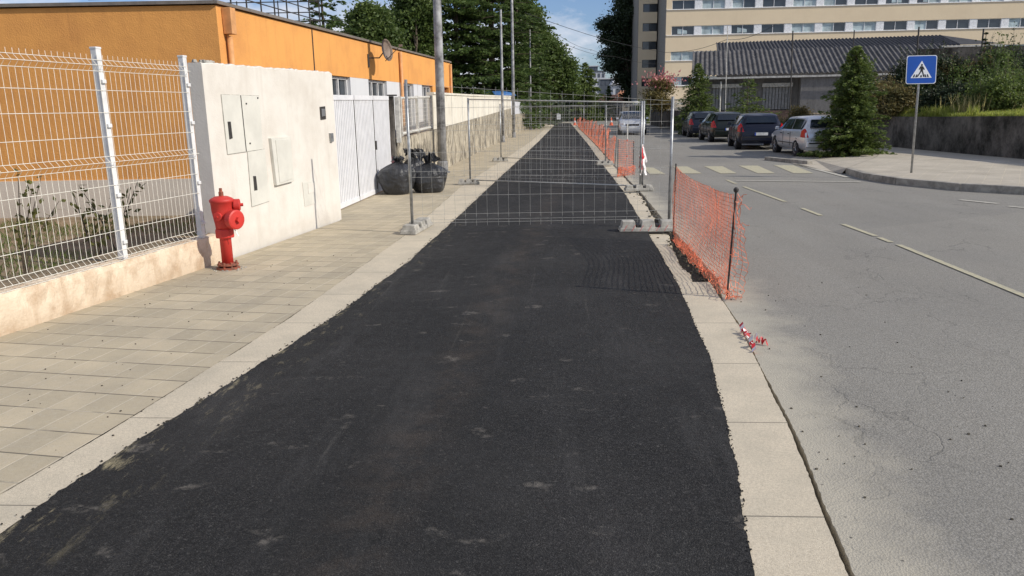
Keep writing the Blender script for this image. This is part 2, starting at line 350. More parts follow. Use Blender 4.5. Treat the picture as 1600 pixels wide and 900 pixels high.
def dup(root, loc, rz, label, scale=1.0):
    r = root.copy(); C.objects.link(r); r.location = loc; r.rotation_euler = (0, 0, rz); r.scale = (scale,)*3; r['label'] = label
    for ch in list(root.children):
        c = ch.copy(); C.objects.link(c); c.parent = r
        for g in list(ch.children):
            d = g.copy(); C.objects.link(d); d.parent = c
    return r
def interp(tab, y):
    if y <= tab[0][0]: return tab[0][1]
    for (a, b), (c, d) in zip(tab, tab[1:]):
        if y <= c: return b+(d-b)*(y-a)/(c-a)
    return tab[-1][1]
# ------------------------------------------------------------------ ground surfaces
def strip(name, L, R, ys, z, mat, jl=0., jr=0., nx=3, thick=None):
    b = MB(); n = nx+1; rows = []
    for i, y in enumerate(ys):
        xl = interp(L, y)+random.gauss(0, jl)+jl*1.6*math.sin(y*5.1+2*math.sin(y*2.3)); xr = interp(R, y)+random.gauss(0, jr)+jr*1.6*math.sin(y*6.3+2*math.sin(y*1.7))
        for k in range(n): b.v.append((xl+(xr-xl)*k/nx, y, z))
    for i in range(len(ys)-1):
        for k in range(nx): b.f.append((i*n+k, i*n+k+1, (i+1)*n+k+1, (i+1)*n+k))
    if thick:
        base = len(b.v); m_ = len(ys)
        for side, k in ((0, 0), (1, nx)):
            s0 = len(b.v)
            for i in range(m_): x, y, zz = b.v[i*n+k]; b.v.append((x, y, zz-thick))
            for i in range(m_-1):
                q = (i*n+k, (i+1)*n+k, s0+i+1, s0+i); b.f.append(q if side else q[::-1])
    o = b.build(name, mat, org=(0, 0, 0)); return struct(o)
PL = [(-3, -2.9), (1.5, -2.45), (2.76, -2.33), (3.68, -2.25), (4.87, -2.06), (6.5, -1.86), (8.62, -1.70), (12.6, -1.59), (17, -1.50), (23.2, -1.34), (40, -.95), (73.7, -.3), (95, -.1)]
PR = [(-3, -.3), (1.0, .42), (2.57, .72), (3.53, .87), (5.11, 1.05), (7.51, 1.18), (10.76, 1.25), (15.8, 1.36), (22.3, 1.37), (36.9, 1.45), (95, 1.5)]
KL = [(-3, -3.3), (1.5, -2.82), (3.08, -2.57), (3.83, -2.47), (6.2, -2.26), (10.2, -2.12), (13, -2.12), (17.2, -2.16), (26.8, -1.8), (40, -1.35), (80, -.75), (95, -.6)]
KR = [(-3, .0), (1.0, .82), (2.58, 1.065), (3.84, 1.235), (5.9, 1.43), (7.5, 1.50), (10, 1.52), (15, 1.64), (22, 1.68), (37, 1.78), (95, 1.85)]
def KRr(y): return interp(KR, y)
ysn = [ -3+i*.5 for i in range(8)]+[1+i*.03 for i in range(400)]+[13+i*.15 for i in range(100)]+[28+i for i in range(68)]
b = MB(); b.quad((-900, -60, -.18), (900, -60, -.18), (900, 1500, -.18), (-900, 1500, -.18)); struct(b.build('ground', 'ground', org=(0, 0, -.18)))
strip('bike_path', PL, PR, ysn, .006, 'asph', .004, .003, 2, .1)
strip('kerb_strip', KL, PL, ysn, .001, 'kerb', .002, .0)
yk = [y for y in ysn if y <= 7.5]
strip('kerb_strip', [(y, x-.02) for y, x in PR], KR, yk, .001, 'kerb', 0, .0015, 2, .14)
yk2 = [y for y in ysn if y > 7.5]
strip('kerb_strip', [(y, x-.02) for y, x in PR], [(y, x-(.13 if y < 9.8 else (.05 if y < 14 else 0))) for y, x in [(7.5, 1.50), (8.5, 1.51), (9.79, 1.53), (9.8, 1.53), (13.9, 1.63), (14.1, 1.64), (22, 1.70), (37, 1.78), (95, 1.85)]], yk2, -.03, 'kerb', 0, .01, 2, .1)
# trench bed between kerb and road
strip('ground', [(y, x-.3) for y, x in KR], [(y, x+.35) for y, x in KR], [0, 3, 6, 9, 12, 20, 40, 90], -.13, 'sandgap')
GAP = [(-3, .045), (2.5, .03), (4.0, .022), (5.2, .012), (6.8, .012), (7.4, .10), (9.5, .12), (11, .07), (14, .05), (20, .04), (95, .02)]
RL = [(y, interp(KR, y)+interp(GAP, y)) for y in [-3, 1, 2.58, 3.84, 5.2, 5.9, 6.8, 7.5, 9.5, 11, 15, 22, 37, 95]]
strip('road', RL, [(-3, 40), (95, 40)], ysn, -.004, 'road', .002, 0, 6, .12)
# sidewalk
WB = [(-3, -5.8), (5.6, -4.42), (8.62, -3.9), (12, -3.44), (12.1, -3.86), (17.4, -3.75), (17.5, -3.6), (23, -3.27), (34, -3.08), (80, -2.32), (95, -2)]
strip('sidewalk', WB, [(y, x+.0) for y, x in KL], [-3+i*.5 for i in range(60)]+[27+i for i in range(68)], .003, 'pav')
# cross street / lane behind far end
b = MB(); b.quad((-40, 86, .012), (60, 86, .012), (60, 97, .012), (-40, 97, .012)); struct(b.build('side_street', 'road'))
# yard behind the fence
b = MB(); b.prism([(-26, 0), (-5.4, 0), (-4.06, 8.7), (-3.63, 12.2), (-3.8, 40), (-26, 40)], -.17, -.1); struct(b.build('yard_ground', 'soil'))
# right-hand pavement island
def ipt(*a): return [tuple(G(*q)[:2]) for q in a]
isl = ipt((1322, 271), (1350, 280), (1400, 288), (1500, 298), (1600, 304))
isl = isl+[(11, 13.3), (18, 11.5), (40, 11), (40, 60), (12.4, 60), (12.2, 31), (11.2, 27.5), (9.4, 23.5)]
zt = [.13]*13
b = MB(); b.add([(isl[0][0], isl[0][1], .13), (9.4, 23.5, .13), (11.2, 27.5, .13), (12.2, 31, .13), (isl[0][0]-.15, isl[0][1]+.6, .006), (7.9, 24.4, .006), (9.7, 28.4, .006), (11.2, 32, .006)], [(0, 1, 5, 4), (1, 2, 6, 5), (2, 3, 7, 6)]); b.add([(isl[0][0], isl[0][1], .13), (isl[0][0]-.15, isl[0][1]+.6, .006), (isl[0][0]-.12, isl[0][1]-.05, .004)], [(0, 1, 2)])
b.add([(6.75, 22.3, .006), (isl[0][0]-.15, isl[0][1]+.0, .006), (isl[0][0]-.15, isl[0][1]+.6, .006), (7.9, 24.4, .006), (9.7, 28.4, .006), (8.9, 28.4, .006), (7.0, 24.2, .006)], [(0, 1, 2, 3, 4, 5, 6)]); struct(b.build('pavement', 'pav2'))
pts = isl
b = MB(); b.prism(pts, -.15, zt); struct(b.build('pavement', 'pav2', bevel=.012))
# kerb stones of the island
def kerb_run(pl, z0, z1, w, name='kerb'):
    b = MB()
    for (a, c) in zip(pl, pl[1:]):
        A, B_ = Vector(a), Vector(c); L_ = (B_-A).length; k = max(1, int(L_/.9)); d = (B_-A)/L_; nn = Vector((d.y, -d.x))
        for i in range(k):
            p = A+d*(L_*i/k+.006); q = A+d*(L_*(i+1)/k-.006)
            b.prism([tuple(p+nn*.02), tuple(q+nn*.02), tuple(q-nn*w), tuple(p-nn*w)], z0, z1+random.uniform(-.003, .003))
    return struct(b.build(name, 'kerbst', bevel=.012))
kerb_run([pts[0], pts[1], pts[2], pts[3], pts[4], (11, 13.3), (18, 11.5)], -.1, .14, .14)
kerb_run([tuple(G(1195, 250)[:2]), tuple(G(1262, 257)[:2])], -.1, .10, .16)
# markings
b = MB(); Z = .003
for q in (((1005, 261), (1020, 261.5), (1040, 272), (1015, 272)), ((1052, 260), (1074, 260), (1097, 271), (1066, 271)), ((1100, 259.7), (1129, 259.7), (1151, 270.6), (1126, 271)),
          ((1154, 258.7), (1184, 258.7), (1211, 270.6), (1184, 270.6)), ((1209, 257.8), (1240, 258.3), (1271, 270.4), (1240, 270.6))):
    b.quad(*[tuple(G(x, y, Z)) for x, y in q[::-1]])
struct(b.build('crosswalk_marking', 'line'))
def dashes(name, segs, w, mat, z=.004):
    b = MB()
    for (a, c) in segs:
        A, B_ = G(*a, z), G(*c, z); d = (B_-A).normalized(); n = Vector((-d.y, d.x, 0))*w/2
        b.quad(tuple(A-n), tuple(B_-n), tuple(B_+n), tuple(A+n))
    return struct(b.build(name, mat))
dashes('centre_line_marking', [((1136, 281), (1150, 287)), ((1162, 291.5), (1227, 315)), ((1253, 325), (1283, 336.5)), ((1317, 350), (1368, 368.5)), ((1374, 371), (1392, 378)), ((1404, 382), (1640, 478))], .075, 'line')
dashes('stop_line_marking', [((1150, 282), (1345, 284)), ((1243, 256), (1325, 277))], .14, 'linew', .006)
dashes('edge_line_marking', [((1500, 312), (1560, 318)), ((1575, 322), (1640, 328))], .12, 'linew')

# ------------------------------------------------------------------ vegetation helpers
def leafmesh(Cn, D, L, Wd, droop=0.):
    """quads: centres Cn (n,3), long direction D (n,3), length L (n), width Wd (n)"""
    n = len(Cn); D = D/(np.linalg.norm(D, axis=1, keepdims=True)+1e-9)
    R = rng.normal(size=(n, 3)); S = np.cross(D, R); S /= (np.linalg.norm(S, axis=1, keepdims=True)+1e-9)
    L = np.asarray(L).reshape(-1, 1)/2; Wd = np.asarray(Wd).reshape(-1, 1)/2
    V = np.stack([Cn-D*L, Cn+S*Wd-D*L*.1, Cn+D*L, Cn-S*Wd-D*L*.1], axis=1).reshape(-1, 3)
    return V, np.arange(4*n).reshape(n, 4)
def conifer(base, h, R, label, cat='tree', group=None, mat='con1', whorls=34, nb=9, sp=12, leaf=.16, name='conifer_tree', seed=1, low=.06, layered=1.0, top=.85):
    r = np.random.default_rng(seed); t = thing(name, tuple(base), label, cat, group); B0 = np.array(base)
    k = 8; b = MB(); b.path([B0+np.array([0, 0, -.1]), B0+np.array([.02*h*.1, 0, h*.5]), B0+np.array([0, 0, h*.97])], [h*.018, h*.011, .012], 7)
    Cs = []; Ds = []
    for i in range(whorls):
        u = (i+r.uniform(-.3, .3))/whorls; z = h*(low+(1-low)*max(u, 0)); rad = R*((1-max(u, 0))**top)*r.uniform(.75, 1.12)+.03*R
        n = max(4, int(nb*(.55+.6*(1-u)))); lump = 1+.28*layered*math.sin(i*1.9+seed)
        for j in range(n):
            a = 2*math.pi*(j+r.uniform(-.45, .45))/n; rl = rad*r.uniform(.62, 1.2)*(1+(lump-1)*math.sin(a*1.0+i*.8)); dr = np.array([math.cos(a), math.sin(a), 0]); side = np.array([-dr[1], dr[0], 0])
            rise = r.uniform(-.12, .22)
            tip = B0+np.array([0, 0, z])+dr*rl+np.array([0, 0, rl*rise])
            if rl > .25*R and i % 2 == 0: b.path([B0+np.array([0, 0, z]), B0+np.array([0, 0, z])+dr*rl*.5+np.array([0, 0, rl*rise*.7]), tip], [h*.0035, h*.002, .004], 4, False)
            m_ = max(4, int(sp*(rl/R)+3)); q = r.random(m_*3)**.6
            p = B0+np.array([0, 0, z])+dr*(rl*q)[:, None]+np.array([0, 0, 1])*(rl*rise*q-.10*rl*q*q)[:, None]
            lat = (r.uniform(-1, 1, m_*3)*.34*rl*(1.12-q))[:, None]; p = p+side*lat+np.stack([np.zeros(m_*3)]*2+[r.normal(0, .035*R*layered, m_*3)], 1)
            d = dr*r.uniform(.3, 1, (m_*3, 1))+side*np.sign(lat)*r.uniform(.1, .9, (m_*3, 1))+np.array([0, 0, 1])*r.uniform(-.45, .35, (m_*3, 1))
            Cs.append(p); Ds.append(d)
    Cs = np.concatenate(Cs); Ds = np.concatenate(Ds); n = len(Cs)
    V, F = leafmesh(Cs, Ds, leaf*r.uniform(.6, 1.5, n), leaf*.42*r.uniform(.6, 1.3, n))
    b.build('trunk', 'trunk', t); mkobj('crown', V, F, mat, t); return t
def broadleaf(base, h, blobs, label, mat='lf1', leaf=.2, per=900, name='broadleaf_tree', group=None, seed=1, trunk_r=.15, cat='tree', crown='crown', extra=None, flat=.6):
    """blobs: (dx,dy,dz,rx,ry,rz) clumps relative to base; each made of small twig clusters"""
    r = np.random.default_rng(seed); B0 = np.array(base, float); t = thing(name, tuple(base), label, cat, group); b = MB()
    fork = B0+np.array([0, 0, h*.28])
    b.path([B0-np.array([0, 0, .1]), B0+np.array([.04*h*.2, .02, h*.15]), fork], [trunk_r*1.25, trunk_r, trunk_r*.85], 8)
    Cs = []
    for bl in blobs:
        c = B0+np.array(bl[:3]); rr = np.array(bl[3:6]); mid = (fork+c)/2+r.normal(0, .05*h, 3)*np.array([1, 1, .3])
        b.path([fork, mid, c], [trunk_r*.6, trunk_r*.35, trunk_r*.1], 5, False)
        k = max(10, per//16); d = r.normal(size=(k, 3)); d /= np.linalg.norm(d, axis=1)[:, None]; rad = r.random(k)**.38
        cc = c+d*rad[:, None]*rr*r.uniform(.85, 1.12, (k, 1))
        for q in cc:
            m_ = int(r.integers(10, 23)); Cs.append(q+r.normal(0, 1, (m_, 3))*np.array([1, 1, flat])*leaf*r.uniform(.9, 1.9))
    Cs = np.concatenate(Cs); n = len(Cs); DD = r.normal(size=(n, 3))*np.array([1, 1, .6])
    if cat == 'shrub':
        for bl in blobs:
            for k in range(7):
                c = B0+np.array(bl[:3])+r.normal(0, .5, 3)*np.array(bl[3:6]); m_ = 16; u = r.random((m_, 1)); tip = c+np.array([r.normal(0, .18), r.normal(0, .18), bl[5]*r.uniform(1.0, 1.9)]); q = c+(tip-c)*u+r.normal(0, .035, (m_, 3)); Cs = np.concatenate([Cs, q]); DD = np.concatenate([DD, r.normal(size=(m_, 3))+np.array([0, 0, .6])]); b.path([c, tip], [.008, .003], 3, False)
        n = len(Cs)
    V, F = leafmesh(Cs, DD, leaf*r.uniform(.6, 1.4, n), leaf*.6*r.uniform(.6, 1.3, n))
    b.build('trunk', 'trunk', t); mkobj(crown, V, F, mat, t)
    if extra: extra(t, B0, r)
    return t
def rand_blobs(h, R, n, seed, z0=.35, z1=.92, rs=.42):
    r = np.random.default_rng(seed); out = []
    for i in range(n):
        u = r.random(); z = h*(z0+(z1-z0)*u); w = R*math.sin(math.pi*min(1, .18+.78*u))**.7; a = r.random()*6.283; q = r.random()**.5*w*.75
        s_ = R*rs*r.uniform(.6, 1.2); out.append((math.cos(a)*q, math.sin(a)*q, z, s_, s_, s_*.8))
    return out

# ------------------------------------------------------------------ left: low wall, fence, render wall
A0, A1 = Vector((-4.93, 2.4)), Vector((-3.9, 8.62)); dW = (A1-A0).normalized(); nW = Vector((dW.y, -dW.x))
b = MB(); nseg = 90; ring = []
prof = [(0, -.1), (0.004, .05), (.0, .16), (-.006, .27), (-.022, .325), (-.11, .335), (-.21, .325), (-.22, -.1)]
for i in range(nseg+1):
    p = A0+(A1-A0)*i/nseg
    for j, (o_, z) in enumerate(prof):
        k = random.gauss(0, .005) if 0 < j < 6 else 0; q = p+nW*(o_+k); b.v.append((q.x, q.y, z+(k*.7)))
m_ = len(prof)
for i in range(nseg):
    for j in range(m_-1): b.f.append((i*m_+j, (i+1)*m_+j, (i+1)*m_+j+1, i*m_+j+1))
b.f.append(tuple(range(m_))); b.f.append(tuple(nseg*m_+j for j in range(m_))[::-1])
tag(b.build('low_wall', 'kwall'), 'low stained beige and rust coloured wall under the white wire fence', 'wall')
b = MB()
for i in range(700):
    u = random.random(); p = A0+(A1-A0)*u-nW*random.uniform(.11, .5); s_ = random.uniform(.006, .02); b.box((p.x, p.y, .335 if (p-A0).dot(nW) > -.2 else .30), (s_, s_*1.2, s_*.7), random.random()*3)
b.prism([tuple(A0-nW*.21), tuple(A1-nW*.21), tuple(A1-nW*.6), tuple(A0-nW*.6)], -.1, .30)
tag(b.build('gravel', 'soil'), 'gravel and soil bank just behind the low wall', 'gravel', None, 'stuff')
FL = lambda s: A0+dW*s-nW*.07       # fence line
def s_of(y): return (y-A0.y)/dW.y
fence = thing('wire_fence', (FL(0).x, FL(0).y, .33), 'white welded wire fence with folded mesh on the low stained wall', 'fence')
posts = [s_of(y) for y in (3.1, 5.28, 7.11, 8.36)]
folds = [(.38, .05), (1.27, .05), (2.14, .05)]
for i, s in enumerate(posts):
    p = FL(s); b = MB(); b.box((p.x, p.y, 1.31), (.065, .065, 1.96), math.atan2(-nW.x, nW.y), 1); po = b.build('fence_post', 'whitem', fence, bevel=.006)
    b = MB(); b.box((p.x, p.y, 2.297), (.072, .072, .02), math.atan2(-nW.x, nW.y)); b.build('post_cap', 'whitem', po, bevel=.004)
    for z in (.5, .95, 1.6, 2.0):
        q = p+nW*.04; b = MB(); b.box((q.x, q.y, z), (.05, .03, .035), math.atan2(-nW.x, nW.y)); b.build('clip', 'whitem', po, bevel=.004)
for i in range(3):
    s0, s1 = posts[i]+.035, posts[i+1]-.035; b = MB(); n = int((s1-s0)/.066)
    def off(z):
        for z0, w in folds:
            if abs(z-z0) < w: return (1-abs(z-z0)/w)*.045
        return 0
    zs = [.335]+sorted([z for f, w in folds for z in (f-w, f, f+w)])+[2.235]
    for k in range(n+1):
        s = s0+(s1-s0)*k/n; p = FL(s); b.path([((p+nW*(.036+off(z))).x, (p+nW*(.036+off(z))).y, z) for z in zs], .0022, 4, False)
    for z in [z for f, w in folds for z in (f-w, f, f+w)]+[.62, .84, 1.05, 1.5, 1.72, 1.92]:
        a = FL(s0-.03)+nW*(.041+off(z)); c = FL(s1+.03)+nW*(.041+off(z)); b.path([(a.x, a.y, z), (c.x, c.y, z)], .0027, 4, False)
    b.build('mesh_panel', 'whitew', fence)
# rendered wall
B0_, B1_ = Vector((-3.93, 8.64)), Vector((-3.455, 12.08)); dB = (B1_-B0_).normalized(); nB = Vector((dB.y, -dB.x))
wall = thing('rendered_wall', (B0_.x, B0_.y, 0), 'off-white rendered wall with utility cabinets between fence and gate', 'wall')
b = MB(); n = 60
for i in range(n+1):
    p = B0_+(B1_-B0_)*i/n; zt_ = 2.25+.03*i/n+random.gauss(0, .006)
    for o_, z in ((0, -.1), (0, 1.0), (0, zt_-.012), (-.014, zt_), (-.17, zt_), (-.17, -.1)): q = p+nB*o_; b.v.append((q.x, q.y, z))
for i in range(n):
    for j in range(5): b.f.append((i*6+j, (i+1)*6+j, (i+1)*6+j+1, i*6+j+1))
b.f.append((0, 1, 2, 3, 4, 5)); b.f.append(tuple(n*6+j for j in range(6))[::-1]); b.build('wall', 'wallw', wall)
b = MB()
for px0, w in ((322, 6), (334, 7), (340, 5), (457, 6), (461, 4)):
    for k in range(w):
        p = onplane(px0+random.uniform(-4, 6), 102, B0_, B1_); s_ = random.uniform(.02, .05); b.box((p.x-.08+random.uniform(-.05, .05), p.y, 2.27), (s_, s_*1.5, s_*.7), random.random(), .6)
b.build('mortar_lump', 'conc', wall)
WP = lambda x, y: onplane(x, y, B0_, B1_)
N3 = Vector((nB.x, nB.y, 0))
def plate(px, mat, t, name, parent, off=0.0, bevel=.002):
    b = MB(); b.slab([WP(*q)+N3*(.001+off) for q in px], N3, t); return b.build(name, mat, parent, bevel=bevel)
def rim(px, w, mat, t, name, parent):
    b = MB(); q = [WP(*p) for p in px]
    for i in range(4):
        a, c = q[i], q[(i+1) % 4]; d = (c-a).normalized(); u = Vector((0, 0, 1)) if abs(d.z) < .6 else Vector((dB.x, dB.y, 0))
        b.slab([a-u*w/2+N3*.001, c-u*w/2+N3*.001, c+u*w/2+N3*.001, a+u*w/2+N3*.001], N3, t)
    return b.build(name, mat, parent)
cA = [(355, 241), (345, 148), (404, 150), (410, 233)]; cB = [(393, 323), (386, 238), (413, 233), (420, 314)]; cC = [(428, 290), (419, 216), (449, 213), (455, 283)]; cD = [(476, 323), (472, 285), (491, 283), (494, 317)]
o = plate(cA, 'cab', .010, 'cabinet_door', wall); rim(cA, .012, 'conc', .006, 'frame', o)
plate([(383, 236.5), (374, 149), (375.2, 149), (384.2, 236.5)], 'darkm', .002, 'door_gap', o, .010, 0); plate([(357, 218), (354, 190), (359, 190), (362, 216)], 'darkm', .004, 'vent_slot', o, .010)
b = MB()
for q in ((383, 162), (389, 224), (401, 153)): b.lathe([(.010, 0), (.010, .012)], WP(*q)+N3*.01, N3, 8)
b.build('lock', 'darkm', o)
o = plate(cB, 'cab', .010, 'cabinet_door', wall); rim(cB, .010, 'conc', .006, 'frame', o); plate([(396, 298), (394, 275), (398.5, 275), (401, 297)], 'darkm', .004, 'vent_slot', o, .010)
o = plate(cC, 'cab', .045, 'meter_box', wall, 0, .005); plate([(432, 286), (425, 219), (447, 217), (452, 279)], 'cab', .008, 'lid', o, .045, .002)
o = plate(cD, 'cab', .006, 'inspection_cover', wall); plate([(481, 303), (480, 287), (489, 286), (490, 300)], 'wallw', .006, 'cover_lid', o, .006)
o = plate([(500.5, 187), (499, 167), (507, 166), (508.5, 186)], 'darkm', .012, 'doorbell_panel', wall); plate([(502, 182), (501, 170), (506, 170), (507, 181)], 'rim', .004, 'nameplate', o, .012)
o = plate([(515, 222), (513.5, 208), (518, 208), (519, 221)], 'galv', .03, 'socket', wall)
# hydrant
hb = G(357, 420); hyd = thing('fire_hydrant', (hb.x, hb.y, 0), 'red fire hydrant standing on the paving at the low wall end', 'hydrant')
sH = 1.0
b = MB(); b.lathe([(.062, .03), (.062, .36), (.066, .37)], hb, n=24); b.build('standpipe', 'red', hyd, True)
b = MB(); b.lathe([(.125, 0), (.125, .022), (.07, .028)], hb, n=20); b.lathe([(.115, .045), (.115, .062), (.068, .07)], hb, n=20)
for k in range(8):
    a = k*.785; b.lathe([(.013, 0), (.013, .085)], hb+Vector((math.cos(a)*.098, math.sin(a)*.098, 0)), n=6)
b.build('base_flange', 'rust', hyd, bevel=.003)
b = MB(); b.lathe([(.10, .355), (.104, .37), (.104, .44), (.098, .455)], hb, n=8); b.build('collar', 'red', hyd, bevel=.006)
b = MB(); b.lathe([(.088, .45), (.092, .50), (.104, .58), (.116, .66), (.120, .745), (.130, .752), (.130, .775), (.112, .79), (.07, .81), (.03, .815)], hb, n=28); b.build('body', 'red', hyd, True)
b = MB(); b.lathe([(.028, .79), (.028, .86), (.018, .865), (.018, .90)], hb, n=5); b.build('spindle', 'rust', hyd, bevel=.003)
def outlet(dirv, z, r, l, mat='red'):
    d = Vector(dirv).normalized(); o_ = hb+Vector((0, 0, z)); b = MB()
    b.lathe([(r*.62, .05), (r*.62, .05+l*.5), (r*.95, .05+l*.5), (r, .055+l*.55), (r, .05+l*.95), (r*.85, .05+l), (r*.3, .05+l*1.02)], o_, d, 24); c = b.build('outlet_cap', mat, hyd, False, .002)
    b = MB(); b.lathe([(r*.28, .05+l), (r*.28, .05+l*1.22)], o_, d, 5); b.build('cap_nut', mat, c)
    return c
outlet((.90, -.45, .0), .565, .108, .17); outlet((.95, .30, 0), .71, .066, .14); outlet((-.1, -1, 0), .60, .05, .075)
b = MB(); pts_ = []
for k in range(14):
    u = k/13; pts_.append(hb+Vector((.13+.06*math.sin(u*3.1), -.085, .50-.12*math.sin(u*3.14))))
b.path(pts_, .004, 4); b.build('chain', 'galv', hyd)
b = MB()
for k in range(60):
    a = random.random()*6.28; q = random.uniform(.08, .2); s_ = random.uniform(.006, .02); b.box((hb.x+math.cos(a)*q, hb.y+math.sin(a)*q, .006), (s_, s_, s_*.7), a)
tag(b.build('crumbs', 'conc'), 'mortar crumbs around the hydrant base', 'rubble', None, 'stuff')
# weeds + grass in the yard
def weed(px, py, h, label, seed):
    r = np.random.default_rng(seed); g = G(px, py, -.1); t = thing('leafy_weed', tuple(g), label, 'plant', 'leafy weeds behind the wire fence'); b = MB(); Cs = []; 
    for k in range(5):
        a = r.random()*6.28; top = g+Vector((math.cos(a)*.35*h, math.sin(a)*.35*h, h*r.uniform(.6, 1))); mid = (g+top)/2+Vector((0, 0, .1*h)); b.path([g, mid, top], [.008, .006, .003], 5)
        for q in np.linspace(.35, 1, 6):
            p = g.lerp(mid, q*2) if q < .5 else mid.lerp(top, q*2-1); Cs.append(np.array(p)+r.normal(0, .04, (2, 3)))
    Cs = np.concatenate(Cs); n = len(Cs); V, F = leafmesh(Cs, r.normal(size=(n, 3)), .10*r.uniform(.6, 1.3, n), .055*r.uniform(.6, 1.2, n)); b.build('stem', 'trunk', t); mkobj('leaves', V, F, 'weed', t)
weed(40, 440, 1.25, 'tall dark leafy weed furthest left behind the wire fence', 3); weed(185, 400, 1.05, 'leafy weed beside the middle white fence post', 4); weed(150, 418, .9, 'shorter weed left of the middle fence post', 9)
n = 13000; gx = rng.uniform(-12, -4.6, n); gy = rng.uniform(3.5, 12.6, n); keep = (gx < -4.2-(10-gy)*.12-.55) & ((np.sin(gx*1.9+gy)+np.cos(gy*2.3-gx*.7)) > -.5-.3*(11-gy)*.3)
gx = gx[keep]; gy = gy[keep]; n = len(gx); V, F = leafmesh(np.stack([gx, gy, rng.uniform(-.08, .0, n)], 1), np.stack([rng.normal(0, .5, n), rng.normal(0, .5, n), np.ones(n)], 1), rng.uniform(.05, .14, n), np.full(n, .012))
tag(mkobj('grass', V, F, 'lf4'), 'low green grass growing in the yard', 'grass', None, 'stuff')

# ------------------------------------------------------------------ orange building
C0 = Vector((-5.83, 13.6)); dF = Vector((1.53, 18.4)).normalized(); nF = Vector((dF.y, -dF.x)); C1 = C0+dF*18.5
dE = Vector((-1, -.055)).normalized(); nE = Vector((-.055, 1))*-1; nE = Vector((dE.y, -dE.x)); C2 = C0+dE*20; ZT = 3.56; ZB = 2.54
if nE.y > 0: nE = -nE
ob = thing('orange_building', (C0.x, C0.y, -.1), 'flat-roofed orange stucco building behind the rendered wall', 'building')
C3 = C1+dE*20
def fq(s, z, o=0.): p = C0+dF*s+nF*o; return (p.x, p.y, z)
# walls: upper band + lower zone as wall pieces with window openings
wins = [(512, 555), (583, 611), (634, 652), (665, 681)]
def s_px(x):
    k = (x-870)/1200.; # X/Y slope
    return (k*C0.y-C0.x)/(dF.x-k*dF.y)
ws = [(s_px(a), s_px(c)) for a, c in wins]; ds = (s_px(692), s_px(706))
b = MB(); b.prism([tuple(C0), tuple(C1), tuple(C3), tuple(C2)], ZB, ZT-.06); b.prism([tuple(C0+dE*.02), tuple(C0-nF*.3), tuple(C0+dE*20-nF*.0), tuple(C0+dE*19.9+Vector((0, .3)))][:1]+[tuple(C0+dE*.3+Vector((0, .3))), tuple(C2+Vector((0, .3))), tuple(C2)], .56, ZB)
b.prism([tuple(C0), tuple(C0+dF*(ws[0][0]-2.2)), tuple(C0+dF*(ws[0][0]-2.2)-nF*.3), tuple(C0-nF*.3)], .56, ZB)
s9 = ws[-1][1]
b.prism([fq(s9, 0)[:2], fq(ds[0], 0)[:2], fq(ds[0], 0, -.3)[:2], fq(s9, 0, -.3)[:2]], -.1, ZB); b.prism([fq(ds[1], 0)[:2], fq(18.5, 0)[:2], fq(18.5, 0, -.3)[:2], fq(ds[1], 0, -.3)[:2]], -.1, ZB)
b.prism([fq(ws[2][0]-.3, 0, .003)[:2], fq(s9, 0, .003)[:2], fq(s9, 0, -.3)[:2], fq(ws[2][0]-.3, 0, -.3)[:2]], -.1, 1.0)
b.build('wall', 'orange', ob)
b = MB(); edges = [ws[0][0]-2.2]+[x for w in ws for x in w]
for i in range(0, len(edges)-1, 2): b.prism([fq(edges[i], 0, -.004)[:2], fq(edges[i+1], 0, -.004)[:2], fq(edges[i+1], 0, -.3)[:2], fq(edges[i], 0, -.3)[:2]], 1.0, ZB)
b.prism([fq(edges[0], 0, -.004)[:2], fq(ws[2][0]-.3, 0, -.004)[:2], fq(ws[2][0]-.3, 0, -.3)[:2], fq(edges[0], 0, -.3)[:2]], -.1, 1.0)
b.build('pale_wall', 'pale', ob)
b = MB(); P2 = lambda p, o: tuple(p+o); out = .02
b.prism([tuple(C0+nE*out+nF*out), tuple(C2+nE*out), tuple(C2+Vector((0, .3))), tuple(C0+Vector((-.3, .3)))], -.1, .56); b.prism([tuple(C0+nE*out+nF*out), fq(edges[0], 0, out)[:2], fq(edges[0], 0, -.3)[:2], tuple(C0+Vector((-.3, .3)))], -.1, .558); b.build('plinth', 'plinth', ob)
b = MB(); e_ = .05; b.prism([tuple(C0+nE*e_+nF*e_), tuple(C1+nF*e_+dF*e_), tuple(C3+dF*e_), tuple(C2+nE*e_)], ZT-.04, ZT+.015); b.build('roof_coping', 'roofedge', ob)
for (a, c) in ws:
    W_ = c-a; b = MB()
    for z in (1.02, 2.50): b.box(((fq((a+c)/2, 0, -.12))[0], fq((a+c)/2, 0, -.12)[1], z), (W_, .06, .06), math.atan2(dF.y, dF.x))
    for s in (a+.03, a+W_*.33, a+W_*.66, c-.03): p = fq(s, 1.76, -.12); b.box(p, (.05, .06, 1.5), math.atan2(dF.y, dF.x))
    wo = b.build('window', 'whitem', ob); b = MB(); p = fq((a+c)/2, 1.76, -.15); b.box(p, (W_, .01, 1.5), math.atan2(dF.y, dF.x)); b.build('pane', 'glass', wo)
    b = MB(); p = fq((a+c)/2, 1.0, .0); b.box((p[0], p[1], .985), (W_+.1, .36, .04), math.atan2(dF.y, dF.x)); b.build('sill', 'pale', wo)
b = MB(); p = fq(sum(ds)/2, 0, -.15)
k = 12
for i in range(k): q = fq(ds[0]+(ds[1]-ds[0])*(i+.5)/k, 0, -.15); b.box((q[0], q[1], 1.2), ((ds[1]-ds[0])/k-.02, .04, 2.6), math.atan2(dF.y, dF.x))
b.build('slatted_shutter', 'brown', ob)
